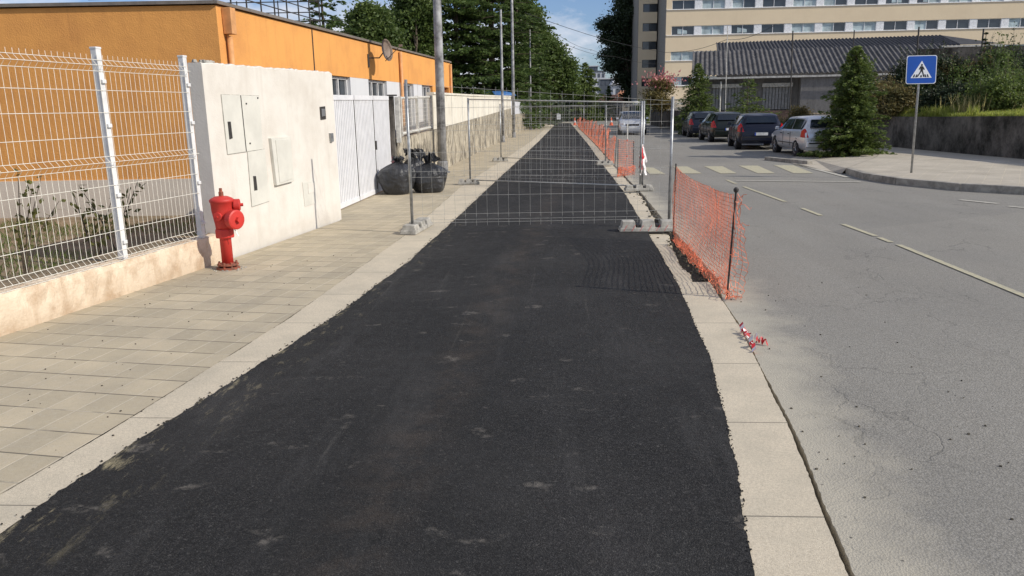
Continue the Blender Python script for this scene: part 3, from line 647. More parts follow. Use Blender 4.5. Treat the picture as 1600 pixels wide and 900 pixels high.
for px, r_ in ((367, .05), (631, .05), (709, .045)):
    s = max(.25, min(18.3, s_px(px)));  b = MB(); b.path([fq(s, ZT-(.55 if px < 400 else .1), .07), fq(s, -.1, .07)], r_, 12); dp = b.build('downpipe', 'pipe', ob, True)
    if px > 400: continue
    b = MB(); b.box(fq(s, ZT-.30, .09), (.17, .16, .44), math.atan2(dF.y, dF.x), 1.08); b.build('rain_hopper', 'pipe', dp, bevel=.01)
b = MB(); s = s_px(500); b.path([fq(s, ZT-.07, .012), fq(s, 1.6, .012)], .012, 6); b.build('joint_strip', 'darkm', ob)
# roof railing
b = MB(); rs = s_px(541); zs_ = [ZT+.08, ZT+.3, ZT+.5, ZT+.75]
for z in zs_: b.path([fq(.8, z, -.45), fq(rs, z, -.45), tuple(Vector(fq(rs, z, -.45))+Vector((dE.x, dE.y, 0))*6)], .013, 5)
for k in range(9): s = .8+(rs-.8)*k/8; b.path([fq(s, ZT, -.45), fq(s, ZT+.78, -.45)], .017, 5)
for k in range(1, 7): q = Vector(fq(rs, ZT, -.45))+Vector((dE.x, dE.y, 0))*k; b.path([q, q+Vector((0, 0, .78))], .015, 5)
for k in range(5):
    s = 1.2+k*(rs-1.2)/5; b.path([fq(s, ZT+.75, -.45), tuple(Vector(fq(s, ZT+.75, -.45))+Vector((dE.x, dE.y, 0))*5)], .012, 5)
b.build('roof_railing', 'darkm', ob)
# dish
s = s_px(588); dp_ = Vector(fq(s, 3.30, .42)); sd = thing('satellite_dish', tuple(dp_), 'rusty brown satellite dish mounted high on the orange side wall', 'satellite dish')
ax = Vector((.94, -.30, .12)).normalized(); b = MB(); b.lathe([(.01, .0), (.12, .012), (.22, .04), (.29, .075), (.295, .078), (.28, .07), (.2, .03), (.01, .006)], dp_, ax, 28); b.build('reflector', 'dish', sd, True)
b = MB(); b.path([fq(s-.25, 3.10, 0), fq(s-.15, 3.10, .3), tuple(dp_)], .018, 6); b.path([fq(s-.25, 2.85, 0.02), fq(s-.25, 3.2, 0.02)], .03, 6); b.build('bracket', 'darkm', sd)
b = MB(); e1 = dp_+ax*.5+Vector((0, 0, .05)); b.path([dp_-Vector((0, 0, .28)), e1], .011, 5); b.box(tuple(e1), (.09, .06, .06)); b.build('feed_arm', 'dish', sd)
# ------------------------------------------------------------------ gate
g0, g1 = Vector((-3.86, 11.7)), Vector((-3.75, 17.3)); dg = (g1-g0).normalized(); ng = Vector((dg.y, -dg.x)); gt = thing('metal_gate', (g0.x, g0.y, 0), 'white ribbed metal gate between rendered wall and bin bags', 'gate'); GL = (g1-g0).length
nleaf = 4; zt_ = lambda s: 1.955+.05*s/GL
for k in range(nleaf):
    s0 = GL*k/nleaf+.02; s1 = GL*(k+1)/nleaf-.02; b = MB(); nr = int((s1-s0)/.10)
    for i in range(nr):
        s = s0+(s1-s0)*(i+.5)/nr; q = g0+dg*s+ng*.012; b.box((q.x, q.y, (zt_(s)-.05)/2+.02), (.070, .042, zt_(s)-.13), math.atan2(dg.y, dg.x))
    q0, q1_ = g0+dg*s0-ng*.012, g0+dg*s1-ng*.012; b.slab([(q0.x, q0.y, .05), (q1_.x, q1_.y, .05), (q1_.x, q1_.y, 1.9), (q0.x, q0.y, 1.9)], (ng.x, ng.y, 0), .006)
    lf = b.build('gate_leaf', 'gatew', gt)
    b = MB(); qj = g0+dg*(s0-.02)+ng*.036; b.box((qj.x, qj.y, .98), (.028, .012, 1.86), math.atan2(dg.y, dg.x)); b.build('joint_strip', 'darkm', lf)
    b = MB()
    for s in (s0+.02, s1-.02): q = g0+dg*s+ng*.01; b.box((q.x, q.y, (zt_(s)+.04)/2), (.04, .05, zt_(s)-.06), math.atan2(dg.y, dg.x))
    for z in (.06, None):
        A_, B2 = g0+dg*s0+ng*.012, g0+dg*s1+ng*.012
        za, zb = (z, z) if z else (zt_(s0)-.05, zt_(s1)-.05); b.slab([(A_.x, A_.y, za-.035), (B2.x, B2.y, zb-.035), (B2.x, B2.y, zb+.05), (A_.x, A_.y, za+.05)], (ng.x, ng.y, 0), .035)
    b.build('leaf_frame', 'gatew', lf)
b = MB(); q = g0+dg*GL*.75+ng*.05; b.box((q.x, q.y, 1.0), (.05, .03, .18)); b.build('handle', 'darkm', gt)
q = Vector((-3.68, 17.42)); gp = thing('gate_post', (q.x, q.y, 0), 'weathered dark and white gate post at the end of the white gate', 'post')
b = MB(); b.box((q.x, q.y, 1.0), (.10, .12, 2.0)); b.build('post', 'dark', gp, bevel=.01); b = MB(); b.box((q.x+.13, q.y+.02, 1.48), (.10, .10, 1.0), 0); b.build('white_jamb', 'rail', gp, bevel=.01)
b = MB(); b.box((q.x+.02, q.y, 2.02), (.2, .16, .03)); b.build('cap', 'darkm', gp)
# ------------------------------------------------------------------ stained street wall, parapet, railing
SW = [(17.52, -3.62, 1.06), (20.3, -3.42, 1.12), (23, -3.27, 1.20), (34, -3.08, 1.40), (46.5, -2.86, 1.66), (49, -2.82, 1.70)]
b = MB()
def wallrun(b, pts, th, z0f, z1f):
    for (ya, xa, _a), (yb, xb, _b) in zip(pts, pts[1:]):
        pass
poly = [(x, y) for y, x, z in SW]; zz = [z for y, x, z in SW]
b.prism(poly+[(x-.22, y) for x, y in poly[::-1]], -.15, zz+zz[::-1]); wl = b.build('wall', 'stone'); tag(wl, 'long stained concrete wall along the left sidewalk behind the tall pole', 'wall')
b = MB(); SP = [(21.4, -3.37, 1.16), (23, -3.29, 1.20), (34, -3.10, 1.40), (46.5, -2.88, 1.66), (49, -2.84, 1.70)]; zt2 = [2.10, 2.11, 2.20, 2.36, 2.38]
poly = [(x, y) for y, x, z in SP]; z0_ = [z+.002 for y, x, z in SP]; b.prism(poly+[(x-.15, y) for x, y in poly[::-1]], z0_+z0_[::-1], zt2+zt2[::-1]); pw = b.build('parapet', 'parapet'); tag(pw, 'weathered white parapet wall on top of the stained wall', 'wall')
b = MB(); b.prism([(x+.03, y) for x, y in poly]+[(x-.18, y) for x, y in poly[::-1]], [z+.001 for z in zt2+zt2[::-1]], [z+.06 for z in zt2+zt2[::-1]]); b.build('coping', 'parapet', pw)
pr = thing('white_railing', (-3.5, 19, 1.1), 'white framed mesh railing on the stained wall left of the tall pole', 'railing')
ra, rb = Vector((-3.58, 17.9, 1.1)), Vector((-3.42, 21.3, 1.17))
for k in range(3): p = ra.lerp(rb, k/2); b = MB(); b.box((p.x, p.y, p.z+.45), (.07, .07, .9)); b.build('post', 'rail', pr, bevel=.005)
b = MB()
for z in (.06, .86): b.path([ra+Vector((0, 0, z)), rb+Vector((0, 0, z))], .035, 6)
b.build('rail', 'rail', pr); b = MB()
for k in range(36): p = ra.lerp(rb, k/35); b.path([p+Vector((0, 0, .06)), p+Vector((0, 0, .86))], .004, 3, False)
for k in range(1, 9): b.path([ra+Vector((0, 0, k*.1)), rb+Vector((0, 0, k*.1))], .003, 3, False)
b.build('mesh', 'whitew', pr)
b = MB(); b.prism([(-2.82, 49.1), (-2.32, 79), (-2.55, 79), (-3.04, 49.1)], -.15, [1.3, 1.3, 1.3, 1.3]); o = b.build('wall', 'stone'); tag(o, 'lower stained wall where the sidewalk narrows far down the street', 'wall')
b = MB(); b.prism([(-2.86, 49.4), (-2.5, 72), (-2.65, 72), (-3.0, 49.4)], 1.302, [2.15, 2.1, 2.1, 2.15]); b.build('white_panel', 'farw', o)

# ------------------------------------------------------------------ poles and wires
def pole(px, py, pxt, top_z, r0, r1, label, mat='galv', arm=False, ybase=None, name='lamp_pole'):
    g = G(px, py) if ybase is None else Vector((P(px, 160, ybase).x, ybase, 0)); t = thing(name, (g.x, g.y, 0), label, 'pole', 'poles along the left sidewalk')
    tp = Vector((g.x+pxt, g.y, top_z)); b = MB(); b.path([g-Vector((0, 0, .1)), g.lerp(tp, .3), tp], [r0, r0*.9+r1*.1, r1], 14); b.build('shaft', mat, t, True)
    b = MB(); b.lathe([(r0*1.7, 0), (r0*1.7, .03), (r0*1.25, .05), (r0*1.2, .3), (r0*1.02, .32)], g, n=14); b.build('base_sleeve', mat, t)
    return t, tp
M['poleg'] = simple('weathered_pole_concrete', (.34, .34, .34), .65, .1, .5, 3.5, .3, 30)
pole(692, 270, .02, 10, .12, .075, 'thick grey pole at the near end of the stained wall', 'poleg')
pole(785, 160, 0, P(785, 15, 40).z, .07, .05, 'slim grey pole behind the white parapet', 'poleg', ybase=40)
pole(803, 215, .0, 11, .09, .06, 'grey pole with base box standing on the sidewalk before the far wall', 'poleg')
pole(829, 160, 0, P(829, 46, 62).z, .075, .05, 'distant pole just past the white end of the parapet', 'poleg', ybase=62)
pole(844, 160, 0, P(844, 88, 80).z, .08, .05, 'farthest slim pole in front of the broadleaf trees', 'poleg', ybase=80)
for i, q in enumerate((((865, 50, 60), (925, 78, 90), (990, 96, 120)), ((820, 20, 44), (1040, 82, 60), (1135, 62, 60), (1210, 40, 45)), ((880, 68, 60), (960, 88, 88), (1040, 100, 94)))):
    b = MB(); pp = [P(*a) for a in q]; out_ = []
    for a, c in zip(pp, pp[1:]):
        for k in range(8): u = k/8; v = a.lerp(c, u); v.z -= .25*math.sin(u*math.pi); out_.append(v)
    b.path(out_+[pp[-1]], .014, 4)
    tag(b.build('overhead_cable', 'black'), ['dark cable sagging across the sky to the right', 'long cable running up towards the upper right over the cream building', 'short lower cable crossing the gap of sky'][i], 'cable')
# ------------------------------------------------------------------ bin bags
from mathutils import noise as mn
def bag(c, rx, ry, h, label, mat='bag', seed=1, tuft=(0, 0), name='bin_bag', tuft_s=1.0, rz=0.):
    r = np.random.default_rng(seed); t = thing(name, (c.x, c.y, 0), label, 'bin bag', 'full bin bags by the gate')
    nu, nv = 96, 60; V = []; so = float(seed)*7.3
    pr_ = [(0, .62), (.04, .72), (.15, .84), (.35, .97), (.55, 1.0), (.68, .96), (.78, .84), (.87, .62), (.94, .38), (1.0, .17)]
    for j in range(nv+1):
        v = j/nv; w = interp(pr_, v); z = h*(v if v < .75 else .75+(v-.75)*.8)
        for i in range(nu):
            a = 2*math.pi*i/nu; ca, sa = math.cos(a), math.sin(a)
            big = .16*mn.noise(Vector((ca*1.3+so, sa*1.3, v*1.6)))
            cre = 1-abs(mn.noise(Vector((ca*2.6+so, sa*2.6, v*7+1.5*mn.noise(Vector((ca*2, sa*2+so, v*2))))))*2.2)
            fine = 1-abs(mn.noise(Vector((ca*7+so, sa*7, v*9))))*2
            pl = math.sin(15*a+5*mn.noise(Vector((ca+so, sa, v*2))))*max(0, v-.5)
            k = w*(1+big+.034*cre-.02+.012*fine+.15*pl)
            zz = z+h*.05*mn.noise(Vector((ca*1.5, sa*1.5+so, v*3)))*(v > .02)*min(1, v*4)
            sag = .05*max(0, .5-v)
            X, Y = ca*rx*(k+sag), sa*ry*(k+sag); V.append((c.x+tuft[0]*max(0, v-.5)*2+X*math.cos(rz)-Y*math.sin(rz), c.y+tuft[1]*max(0, v-.5)*2+X*math.sin(rz)+Y*math.cos(rz), max(.0, zz)))
    F = [(j*nu+i, j*nu+(i+1) % nu, (j+1)*nu+(i+1) % nu, (j+1)*nu+i) for j in range(nv) for i in range(nu)]; F.append(tuple(nv*nu+i for i in range(nu))); F.append(tuple(range(nu))[::-1])
    mkobj('sack', np.array(V), F, mat, t, True)
    # crumpled tied top: a ruffled fan of folded film
    b = MB(); ox, oy, oz = c.x+tuft[0], c.y+tuft[1], h*.93; n1, n2 = 64, 9; b0 = len(b.v)
    for j in range(n2+1):
        q = j/n2
        for i in range(n1):
            a = 2*math.pi*i/n1; rr = tuft_s*(.045+.11*q**.8)*(1+.5*mn.noise(Vector((math.cos(a)*3+so, math.sin(a)*3, q*3)))+.30*q*math.sin(9*a+so)+.2*q*math.sin(17*a))
            zz = oz+tuft_s*(.16*math.sin(min(1, q*1.15)*2.3)+.07*q*math.sin(7*a+so*2)+.09*q*mn.noise(Vector((math.cos(a)*4, math.sin(a)*4+so, q*4))))
            b.v.append((ox+rr*math.cos(a), oy+rr*math.sin(a), zz))
    for j in range(n2):
        for i in range(n1): b.f.append((j*n1+i, j*n1+(i+1) % n1, (j+1)*n1+(i+1) % n1, (j+1)*n1+i))
    b.build('tied_neck', mat, t); return t
bc = G(620, 304); bag(bc+Vector((0, .12, 0)), .37, .33, .68, 'grey-black bin bag touching the white gate, left of the pair', 'bag', 3, (.02, .05), tuft_s=.7)
bc2 = G(669, 301); bag(bc2+Vector((0, .1, 0)), .40, .33, .64, 'wrinkled black bin bag nearer the tall pole, right of the pair', 'bag', 8, (.0, .05), tuft_s=1.15)
bag(G(645, 292)+Vector((0, .32, 0)), 0.26, .26, .68, 'black bag standing taller behind the two big bin bags', 'bag', 12, (-.02, 0), tuft_s=1.0)
bag(G(603, 294)+Vector((.0, .40, 0)), .19, .2, .86, 'small dark red sack propped behind the left bin bag', 'bagred', 15, tuft_s=.4)
# ------------------------------------------------------------------ temporary fence panels
def panel(A, B, za, zb, zA0, label, top_rail=True, bot_rail=.1, vs=.085, hs=.28, wire=.0018, gap=0., name='fence_panel', post_r=.021, fold=True, mat='galvl'):
    A = Vector(A); B = Vector(B); t = thing(name, (A.x, A.y, 0), label, 'fence panel', 'temporary mesh fence panels across the path')
    d = (B-A); L_ = d.length; d = d/L_; n = Vector((d.y, -d.x))
    for q, zt__ in ((A, za), (B, zb)):
        b = MB(); b.path([(q.x, q.y, zA0), (q.x, q.y, zt__)], post_r, 10); b.build('post', 'galv', t, True)
    def top(s): return za+(zb-za)*s/L_
    if top_rail:
        b = MB(); b.path([(A.x, A.y, za-.03), (B.x, B.y, zb-.03)], post_r*.62, 8); b.build('rail', 'galvl', t, True)
    if bot_rail:
        b = MB(); b.path([(A.x, A.y, bot_rail), (B.x, B.y, bot_rail)], post_r*.7, 8); b.build('rail', 'galvl', t, True)
    b = MB(); nv = int(L_/vs); zb0 = (bot_rail or .14)
    fz = [.22, .82, 1.45]
    for k in range(1, nv):
        s = L_*k/nv; p = A+d*s; zt__ = top(s)-.02; pts = [(zb0-(.05 if not bot_rail else 0), 0)]
        if fold:
            for f in fz: pts += [(f-.04, 0), (f, .035), (f+.04, 0)]
        pts += [(zt__, 0)]; j = random.uniform(-.006, .006)
        b.path([((p+n*o_).x+j, (p+n*o_).y, z) for z, o_ in pts], wire, 3, False)
    for z in ([z for f in fz for z in ((f-.04, 0), (f+.04, 0))] if fold else [])+[(.52, 0), (1.12, 0), (1.72, 0), (zb0, 0)]:
        b.path([(A.x, A.y, min(z[0], za-.05)), (B.x, B.y, min(z[0], zb-.03))], wire*1.25, 3, False)
    b.path([(A.x, A.y, za-.06), (B.x, B.y, zb-.06)], wire*1.3, 3, False)
    b.build('mesh', mat, t); return t
def foot(c, rz, label, L_=.72, W_=.21, Hh=.125, mat='conc', stripes=False):
    t = thing('concrete_foot', (c[0], c[1], 0), label, 'fence foot', 'concrete feet of the temporary fence'); cs, sn = math.cos(rz), math.sin(rz)
    b = MB(); segs = 3; pl = L_/segs
    for k in range(segs):
        u = (k-(segs-1)/2)*pl; x, y = c[0]+u*cs, c[1]+u*sn
        b.box((x, y, Hh*.5+.007), (pl*.8, W_, Hh*(1.0 if k == 1 else .92)), rz, .78)
    b.box((c[0], c[1], .035), (L_*.98, W_*1.04, .055), rz, .97); b.build('block', mat, t, bevel=.008)
    b = MB()
    for sg in (-1, 1):
        x, y = c[0]+sg*pl*.5*cs, c[1]+sg*pl*.5*sn; b.box((x, y, .075), (pl*.14, W_*.7, .05), rz)
    b.build('slot', 'darkm', t)
    if stripes:
        b = MB()
        for k in range(7):
            u = -L_*.42+k*L_*.14; x, y = c[0]+u*cs+sn*W_*.52, c[1]+u*sn-cs*W_*.52
            b.add([(x-.006, y-.004, .02), (x, y-.004, .02), (x+.05, y+.012, .10), (x+.044, y+.012, .10)], [(0, 1, 2, 3)])
        b.build('stripe', 'taper', t)
    return t
g = {k: G(*v) for k, v in dict(l1=(645, 364), r1=(1045, 357), l2=(735, 288), r2=(1000, 298), l3=(783, 252), r3=(946, 258), l4=(843, 200), r4=(912, 201)).items()}
panel(g['l1'][:2], g['r1'][:2], 2.10, 1.82, .08, 'nearest fence panel of bare grey wires hung between two tall posts', top_rail=False, bot_rail=None, vs=.15, wire=.0016)
panel(g['l2'][:2], g['r2'][:2], 1.94, 1.80, .06, 'second fence panel with bright tubes above and below', vs=.13, wire=.0016, post_r=.021)
panel(g['l3'][:2], g['r3'][:2], 1.84, 1.74, .06, 'third fence panel across the dark path, behind two others', vs=.18, wire=.0019, top_rail=False, bot_rail=.12)
panel(g['l4'][:2], g['r4'][:2], 1.9, 1.85, .0, 'farthest fence panel closing the end of the dark path', vs=.22, wire=.005, fold=False, post_r=.03)
panel((g['l4'].x-.1, g['l4'].y+.5), (g['l4'].x-1.2, g['l4'].y+7), 1.9, 1.85, .0, 'far fence panel standing lengthwise beside the left wall end', vs=.3, wire=.005, fold=False, post_r=.03)
# extra lone posts with the tape
tp = G(979, 262); t = thing('tape_post', tuple(tp), 'thin post wrapped in red and white tape between two nets', 'post'); b = MB(); b.path([tp, tp+Vector((.0, 0, 1.22))], .018, 8); b.build('post', 'rail', t)
b = MB()
for z in (.30, .74): b.path([tp+Vector((0, 0, z)), tp+Vector((.01, 0, z+.05))], .022, 8)
b.build('tape_band', 'taper', t)
pp = panel(g['r3'][:2], (g['r2'].x+.06, g['r2'].y+.15), 1.7, 1.80, .0, 'fence panel running lengthwise along the right kerb', top_rail=False, bot_rail=None, vs=.3, wire=.0022)
pf = g['l1']; foot((pf.x+.02, pf.y+.25), RAD(84), 'grey segmented block under the left post of the nearest panel', .95, .22, .13, 'galv' if False else 'conc')
foot((g['r1'].x-.33, g['r1'].y-.22), RAD(1.5), 'pale striped block lying across the kerb under the right post', .80, .22, .15, 'conc', True)
for k, (q, lb, rz) in enumerate(((g['l2'], 'small block on the sidewalk under the second panel', 0.1), (g['r2'], 'grey block at the kerb under the second panel', .1), (g['l3'], 'small far block on the left sidewalk under the third panel', .2), (g['r3'], 'small far block beside the orange net', .2))):
    foot((q.x-.03, q.y-.02), rz, lb, .52 if k != 1 else .6, .2, .12)
# loose brick beside striped block, debris piles
b = MB(); q = G(1030, 356); b.box((q.x, q.y+.05, .07), (.09, .12, .1), .3); tag(b.build('rubble_stone', 'dark'), 'dark broken stone resting at the kerb beside the striped block', 'stone')
b = MB()
for k in range(220):
    y = random.choice([random.uniform(7.5, 10), random.uniform(10, 17)]); x = KRr(y)+random.gauss(-.02, .06); s_ = random.uniform(.006, .03); b.box((x, y, -.05+random.random()*.05), (s_, s_*1.3, s_*.8), random.random()*3, .8)
for k in range(260):
    y = random.uniform(2.4, 24); x = interp(PL, y)+random.gauss(-.01, .02); s_ = random.uniform(.003, .010); b.box((x, y, .008), (s_, s_*1.3, s_*.8), random.random()*3, .8)
for k in range(90):
    y = random.uniform(3, 9); x = random.uniform(-4.2, -2.4); s_ = random.uniform(.003, .009); b.box((x, y, .006), (s_, s_*1.3, s_*.7), random.random()*3, .8)
for k in range(60):
    y = random.uniform(3, 8); x = KRr(y)+.05+random.random()**2*1.3; s_ = random.uniform(.003, .010); b.box((x, y, .0), (s_, s_*1.3, s_*.7), random.random()*3, .8)
tag(b.build('debris', 'sandgap'), 'small crumbs and pebbles scattered along the path edges', 'debris', None, 'stuff')
# ragged asphalt crumbs on right edge
b = MB()
for k in range(420):
    y = 2.2+10*random.random()**1.3; x = interp(PR, y)+random.gauss(.0, .006); s_ = random.uniform(.003, .007); b.box((x, y, .007), (s_, s_*1.3, s_*.8), random.random()*3, .7)
for k in range(260):
    y = random.uniform(2.2, 14); x = interp(PL, y)+random.gauss(.0, .014); s_ = random.uniform(.003, .010); b.box((x, y, .007), (s_, s_*1.3, s_*.8), random.random()*3, .7)
tag(b.build('asphalt_crumbs', 'asph'), 'black asphalt crumbs along both edges of the new path', 'debris', None, 'stuff')

# ------------------------------------------------------------------ orange nets
def netmesh(fn, nu, nv, r=.0032, drop=0., wob=.0):
    """fn(u,v)->Vector ; strands along u and v"""
    b = MB(); Gd = [[fn(u/nu, v/nv)+Vector((random.gauss(0, wob), random.gauss(0, wob), random.gauss(0, wob))) for v in range(nv+1)] for u in range(nu+1)]
    for u in range(nu+1):
        if random.random() < drop: continue
        b.path(Gd[u], r, 3, False)
    for v in range(nv+1):
        if random.random() < drop: continue
        b.path([Gd[u][v] for u in range(nu+1)], r*1.1, 3, False)
    return b
def stake(p, h, lean, parent, r=.009, knob=True):
    b = MB(); q = p+Vector((lean[0], lean[1], h)); b.path([p-Vector((0, 0, .05)), q], r, 8); o = b.build('stake', 'darkm', parent)
    if knob: b = MB(); b.lathe([(.012, -.02), (.022, -.01), (.024, .01), (.01, .025)], q, n=8); b.build('stake_cap', 'darkm', o)
    return q
nf = thing('safety_net', (1.55, 8, 0), 'nearest orange plastic net stretched between two dark stakes on the kerb', 'safety net', 'orange safety nets along the kerb')
s1 = Vector((1.53, 6.84, 0)); s2 = Vector((1.47, 9.75, 0)); q1 = stake(s1, .97, (.035, .0), nf); q2 = stake(s2, 1.0, (0, -.05), nf, knob=False)
def fnet(u, v):
    bot = Vector((s1.x+(s2.x-s1.x)*u, 6.84+(9.75-6.84)*u, .03)); sag = .07*math.sin(math.pi*u)
    top = q1.lerp(q2, u)+Vector((0, 0, -.04-sag)); p = bot.lerp(top, v); p.x += .10*math.sin(math.pi*u)*math.sin(math.pi*v*.9)+.02*math.sin(9*u+4*v); p.y += .03*math.sin(7*v+3*u); return p
netmesh(fnet, 52, 24, .0028, 0, .0025).build('net', 'orangenet', nf)
def fbunch(u, v): 
    p = Vector((1.50-.03*u, 6.7+3.1*u, .0)); p.x += .05*v+.02*math.sin(30*u+5*v); p.z = .02+.055*v*(1+.5*math.sin(12*u))+.02*math.sin(40*u+9*v); return p
netmesh(fbunch, 60, 4, .0028, 0, .010).build('bunched_hem', 'orangenet', nf)
def fflap(u, v):
    p = q1.lerp(s1, 1-v*.97); p += Vector((.015+.13*u*(.6+.4*math.sin(5*v)), -.04*u-.02*math.sin(20*v), -.06*u)); return p
netmesh(fflap, 3, 22, .0026, 0, .008).build('loose_edge', 'orangenet', nf)
b = MB()
for k in range(15):
    p = q1.lerp(s1, random.random()**.8)+Vector((.03, -.02, 0)) if k < 10 else s1+Vector((.03, -.05, .02)); pts_ = [p]
    for j in range(4): p = p+Vector((random.gauss(.012, .02), random.gauss(-.01, .02), random.gauss(-.005, .02) if p.z > .06 else .002)); pts_.append(p)
    b.path(pts_, .003, 3)
b.build('torn_strand', 'orangenet', nf)
# net beside the tape post with its rolled bottom
bA, bB = G(965, 275), G(991, 272); nb_ = thing('safety_net', (bA.x, bA.y, 0), 'short orange net with a rolled heap at its foot', 'safety net', 'orange safety nets along the kerb')
tA = stake(bA, .90, (0, 0), nb_, .010, False); tB = stake(bB+Vector((.0, .3, 0)), .82, (0, 0), nb_, .010, False)
netmesh(lambda u, v: bA.lerp(bB+Vector((0, .3, 0)), u).lerp(tA.lerp(tB, u), v)+Vector((0, .05*math.sin(3*u), 0)), 10, 18, .0042, 0, .004).build('net', 'orangenet', nb_)
netmesh(lambda u, v: bA.lerp(bB, u)+Vector((0, -.05+.09*math.cos(v*9), .10+.10*math.sin(v*9)+.02*math.sin(9*u))), 12, 14, .006, 0, .01).build('rolled_heap', 'orangenet', nb_)
# long receding net
K0, K1 = G(942, 252), G(899, 198); lens_ = (K1-K0).length
ln = thing('safety_net', (K0.x, K0.y, 0), 'long orange net running down the kerb into the distance', 'safety net', 'orange safety nets along the kerb')
def kx(y): return KRr(y)+.02
Y0, Y1 = 23.5, 68.0
def ltop(y): return .76+.10*math.sin(y*.9)+.05*math.sin(y*2.3)
netmesh(lambda u, v: Vector((kx(Y0+(Y1-Y0)*u)+.10*math.sin(u*55)*v+.35*v*math.sin(3.1*u), Y0+(Y1-Y0)*u, .02+ltop(Y0+(Y1-Y0)*u)*v)), 240, 11, .0070, 0, .012).build('net', 'orangenet', ln)
for k in range(13):
    y = Y0+(Y1-Y0)*k/12; stake(Vector((kx(y)+.03, y, 0)), .95, (.05, 0), ln, .012, False)
# pink ribbon of tape on right post
tp2 = G(1000, 298)+Vector((.04, .1, 0)); t = thing('barrier_tape', tuple(tp2), 'red and white tape ribbon tied halfway up the second panel post', 'barrier tape')
for mname in ('tapew', 'taper'):
    b = MB()
    for k in range(9):
        p = tp2+Vector((random.gauss(.0, .02), random.gauss(0, .02), random.uniform(.65, .95))); d = Vector((random.gauss(.0, .015), random.gauss(0, .015), -.07)); w = Vector((random.uniform(.01, .022), .01, 0)); prev = p
        for j in range(5):
            nx_ = prev+d+Vector((random.gauss(.004, .012), random.gauss(0, .012), 0)); b.quad(prev-w, prev+w, nx_+w, nx_-w); prev = nx_
    b.build('white_tape' if mname == 'tapew' else 'red_tape', mname, t)
# tape scrap lying on the kerb
t0 = G(1160, 517); t = thing('barrier_tape', tuple(t0), 'twisted scrap of red and white tape lying on the kerb joint', 'barrier tape')
pathp = [G(1156, 514), G(1163, 523), G(1169, 531), G(1174, 540), G(1179, 552)]; br = [G(1170, 532), G(1180, 534), G(1190, 537), G(1199, 540)]
for name_, mname, sel in (('white_tape', 'tapew', 0), ('red_tape', 'taper', 1)):
    b = MB(); idx = 0
    for pl in (pathp, br):
        for a, c in zip(pl, pl[1:]):
            for k in range(6):
                if (idx//1) % 2 == sel or (pl is br and c is br[-1] and sel == 1):
                    p, q = a.lerp(c, k/6), a.lerp(c, (k+1)/6); d = (q-p).normalized(); w = Vector((-d.y, d.x, 0))*(.013 if pl is pathp else .009); z = .02+.022*math.sin(idx*1.3); z2 = .02+.022*math.sin((idx+1)*1.3); tw = .02*math.sin(idx*.9)
                    b.quad(p-w+Vector((0, 0, z+.004-tw*.5)), p+w+Vector((0, 0, z+.01+tw)), q+w+Vector((0, 0, z2+.01+tw)), q-w+Vector((0, 0, z2+.004-tw*.5)))
                idx += 1
    for k in range(5):
        p = G(1160, 519).lerp(G(1172, 533), random.random())+Vector((0, 0, .02)); b.quad(*[tuple(p+Vector((random.gauss(0, .012), random.gauss(0, .012), random.random()*.03))) for _ in range(4)])
    b.build(name_, mname, t)

# ------------------------------------------------------------------ road sign
sg = G(1424, 270, .13); rs_ = thing('road_sign', tuple(sg), 'blue square pedestrian crossing sign on a thin leaning pole', 'road sign')
stp = P(1439, 86, sg.y); b = MB(); b.path([sg-Vector((0, 0, .1)), Vector((P(1436, 131, sg.y).x, sg.y+.02, P(1436, 131, sg.y).z)), Vector((stp.x, sg.y+.02, stp.z-.06))], .024, 12); b.build('pole', 'galv', rs_, True)
c1, c2, c3, c4_ = [P(x, y, sg.y-.03) for x, y in ((1415, 131.5), (1462, 130.5), (1464, 86), (1418, 87))]
cen = (c1+c2+c3+c4_)/4; ux = ((c2-c1)+(c3-c4_)).normalized(); uz = ((c4_-c1)+(c3-c2)).normalized(); hw = (c2-c1).length/2; hh = (c4_-c1).length/2
def rrect(w, h, r, y, n=6):
    out_ = []
    for cx, cz, a0 in ((w-r, h-r, 0), (-w+r, h-r, 90), (-w+r, -h+r, 180), (w-r, -h+r, 270)):
        for k in range(n+1): a = RAD(a0+90*k/n); out_.append(cen+ux*(cx+r*math.cos(a))+uz*(cz+r*math.sin(a))+Vector((0, y, 0)))
    return out_
NF = Vector((0, -1, 0))
b = MB(); b.slab(rrect(hw, hh, .05, .006), NF, .006); pl_ = b.build('plate', 'signw', rs_)
b = MB(); b.slab(rrect(hw*.955, hh*.955, .045, -.0005), NF, .002); b.build('blue_field', 'blue', pl_)
b = MB(); b.slab(rrect(hw, hh, .05, .012), NF, .005); b.build('back_plate', 'signb', pl_)
sp_ = lambda x, z, y=-.003: cen+ux*(x*hw)+uz*(z*hh)+Vector((0, y, 0))
b = MB(); b.slab([sp_(-.70, -.58), sp_(.70, -.58), sp_(.0, .62)], NF, .002); b.build('white_triangle', 'signw', pl_)
b = MB(); y_ = -.0055
def poly(*pts): b.slab([sp_(x, z, y_) for x, z in pts], NF, .0015)
poly(*[(.01+.065*math.cos(k*.524), .33+.075*math.sin(k*.524)) for k in range(12)])
poly((-.085, .24), (.09, .24), (.10, -.08), (-.07, -.08)); poly((-.085, .24), (-.18, .05), (-.15, -.02), (-.06, .12)); poly((.09, .24), (.19, .07), (.21, -.02), (.16, -.02), (.06, .12))
poly((-.07, -.08), (.03, -.08), (-.09, -.30), (-.22, -.52), (-.29, -.47), (-.16, -.27)); poly((0, -.08), (.10, -.08), (.16, -.28), (.22, -.50), (.13, -.52), (.08, -.30))
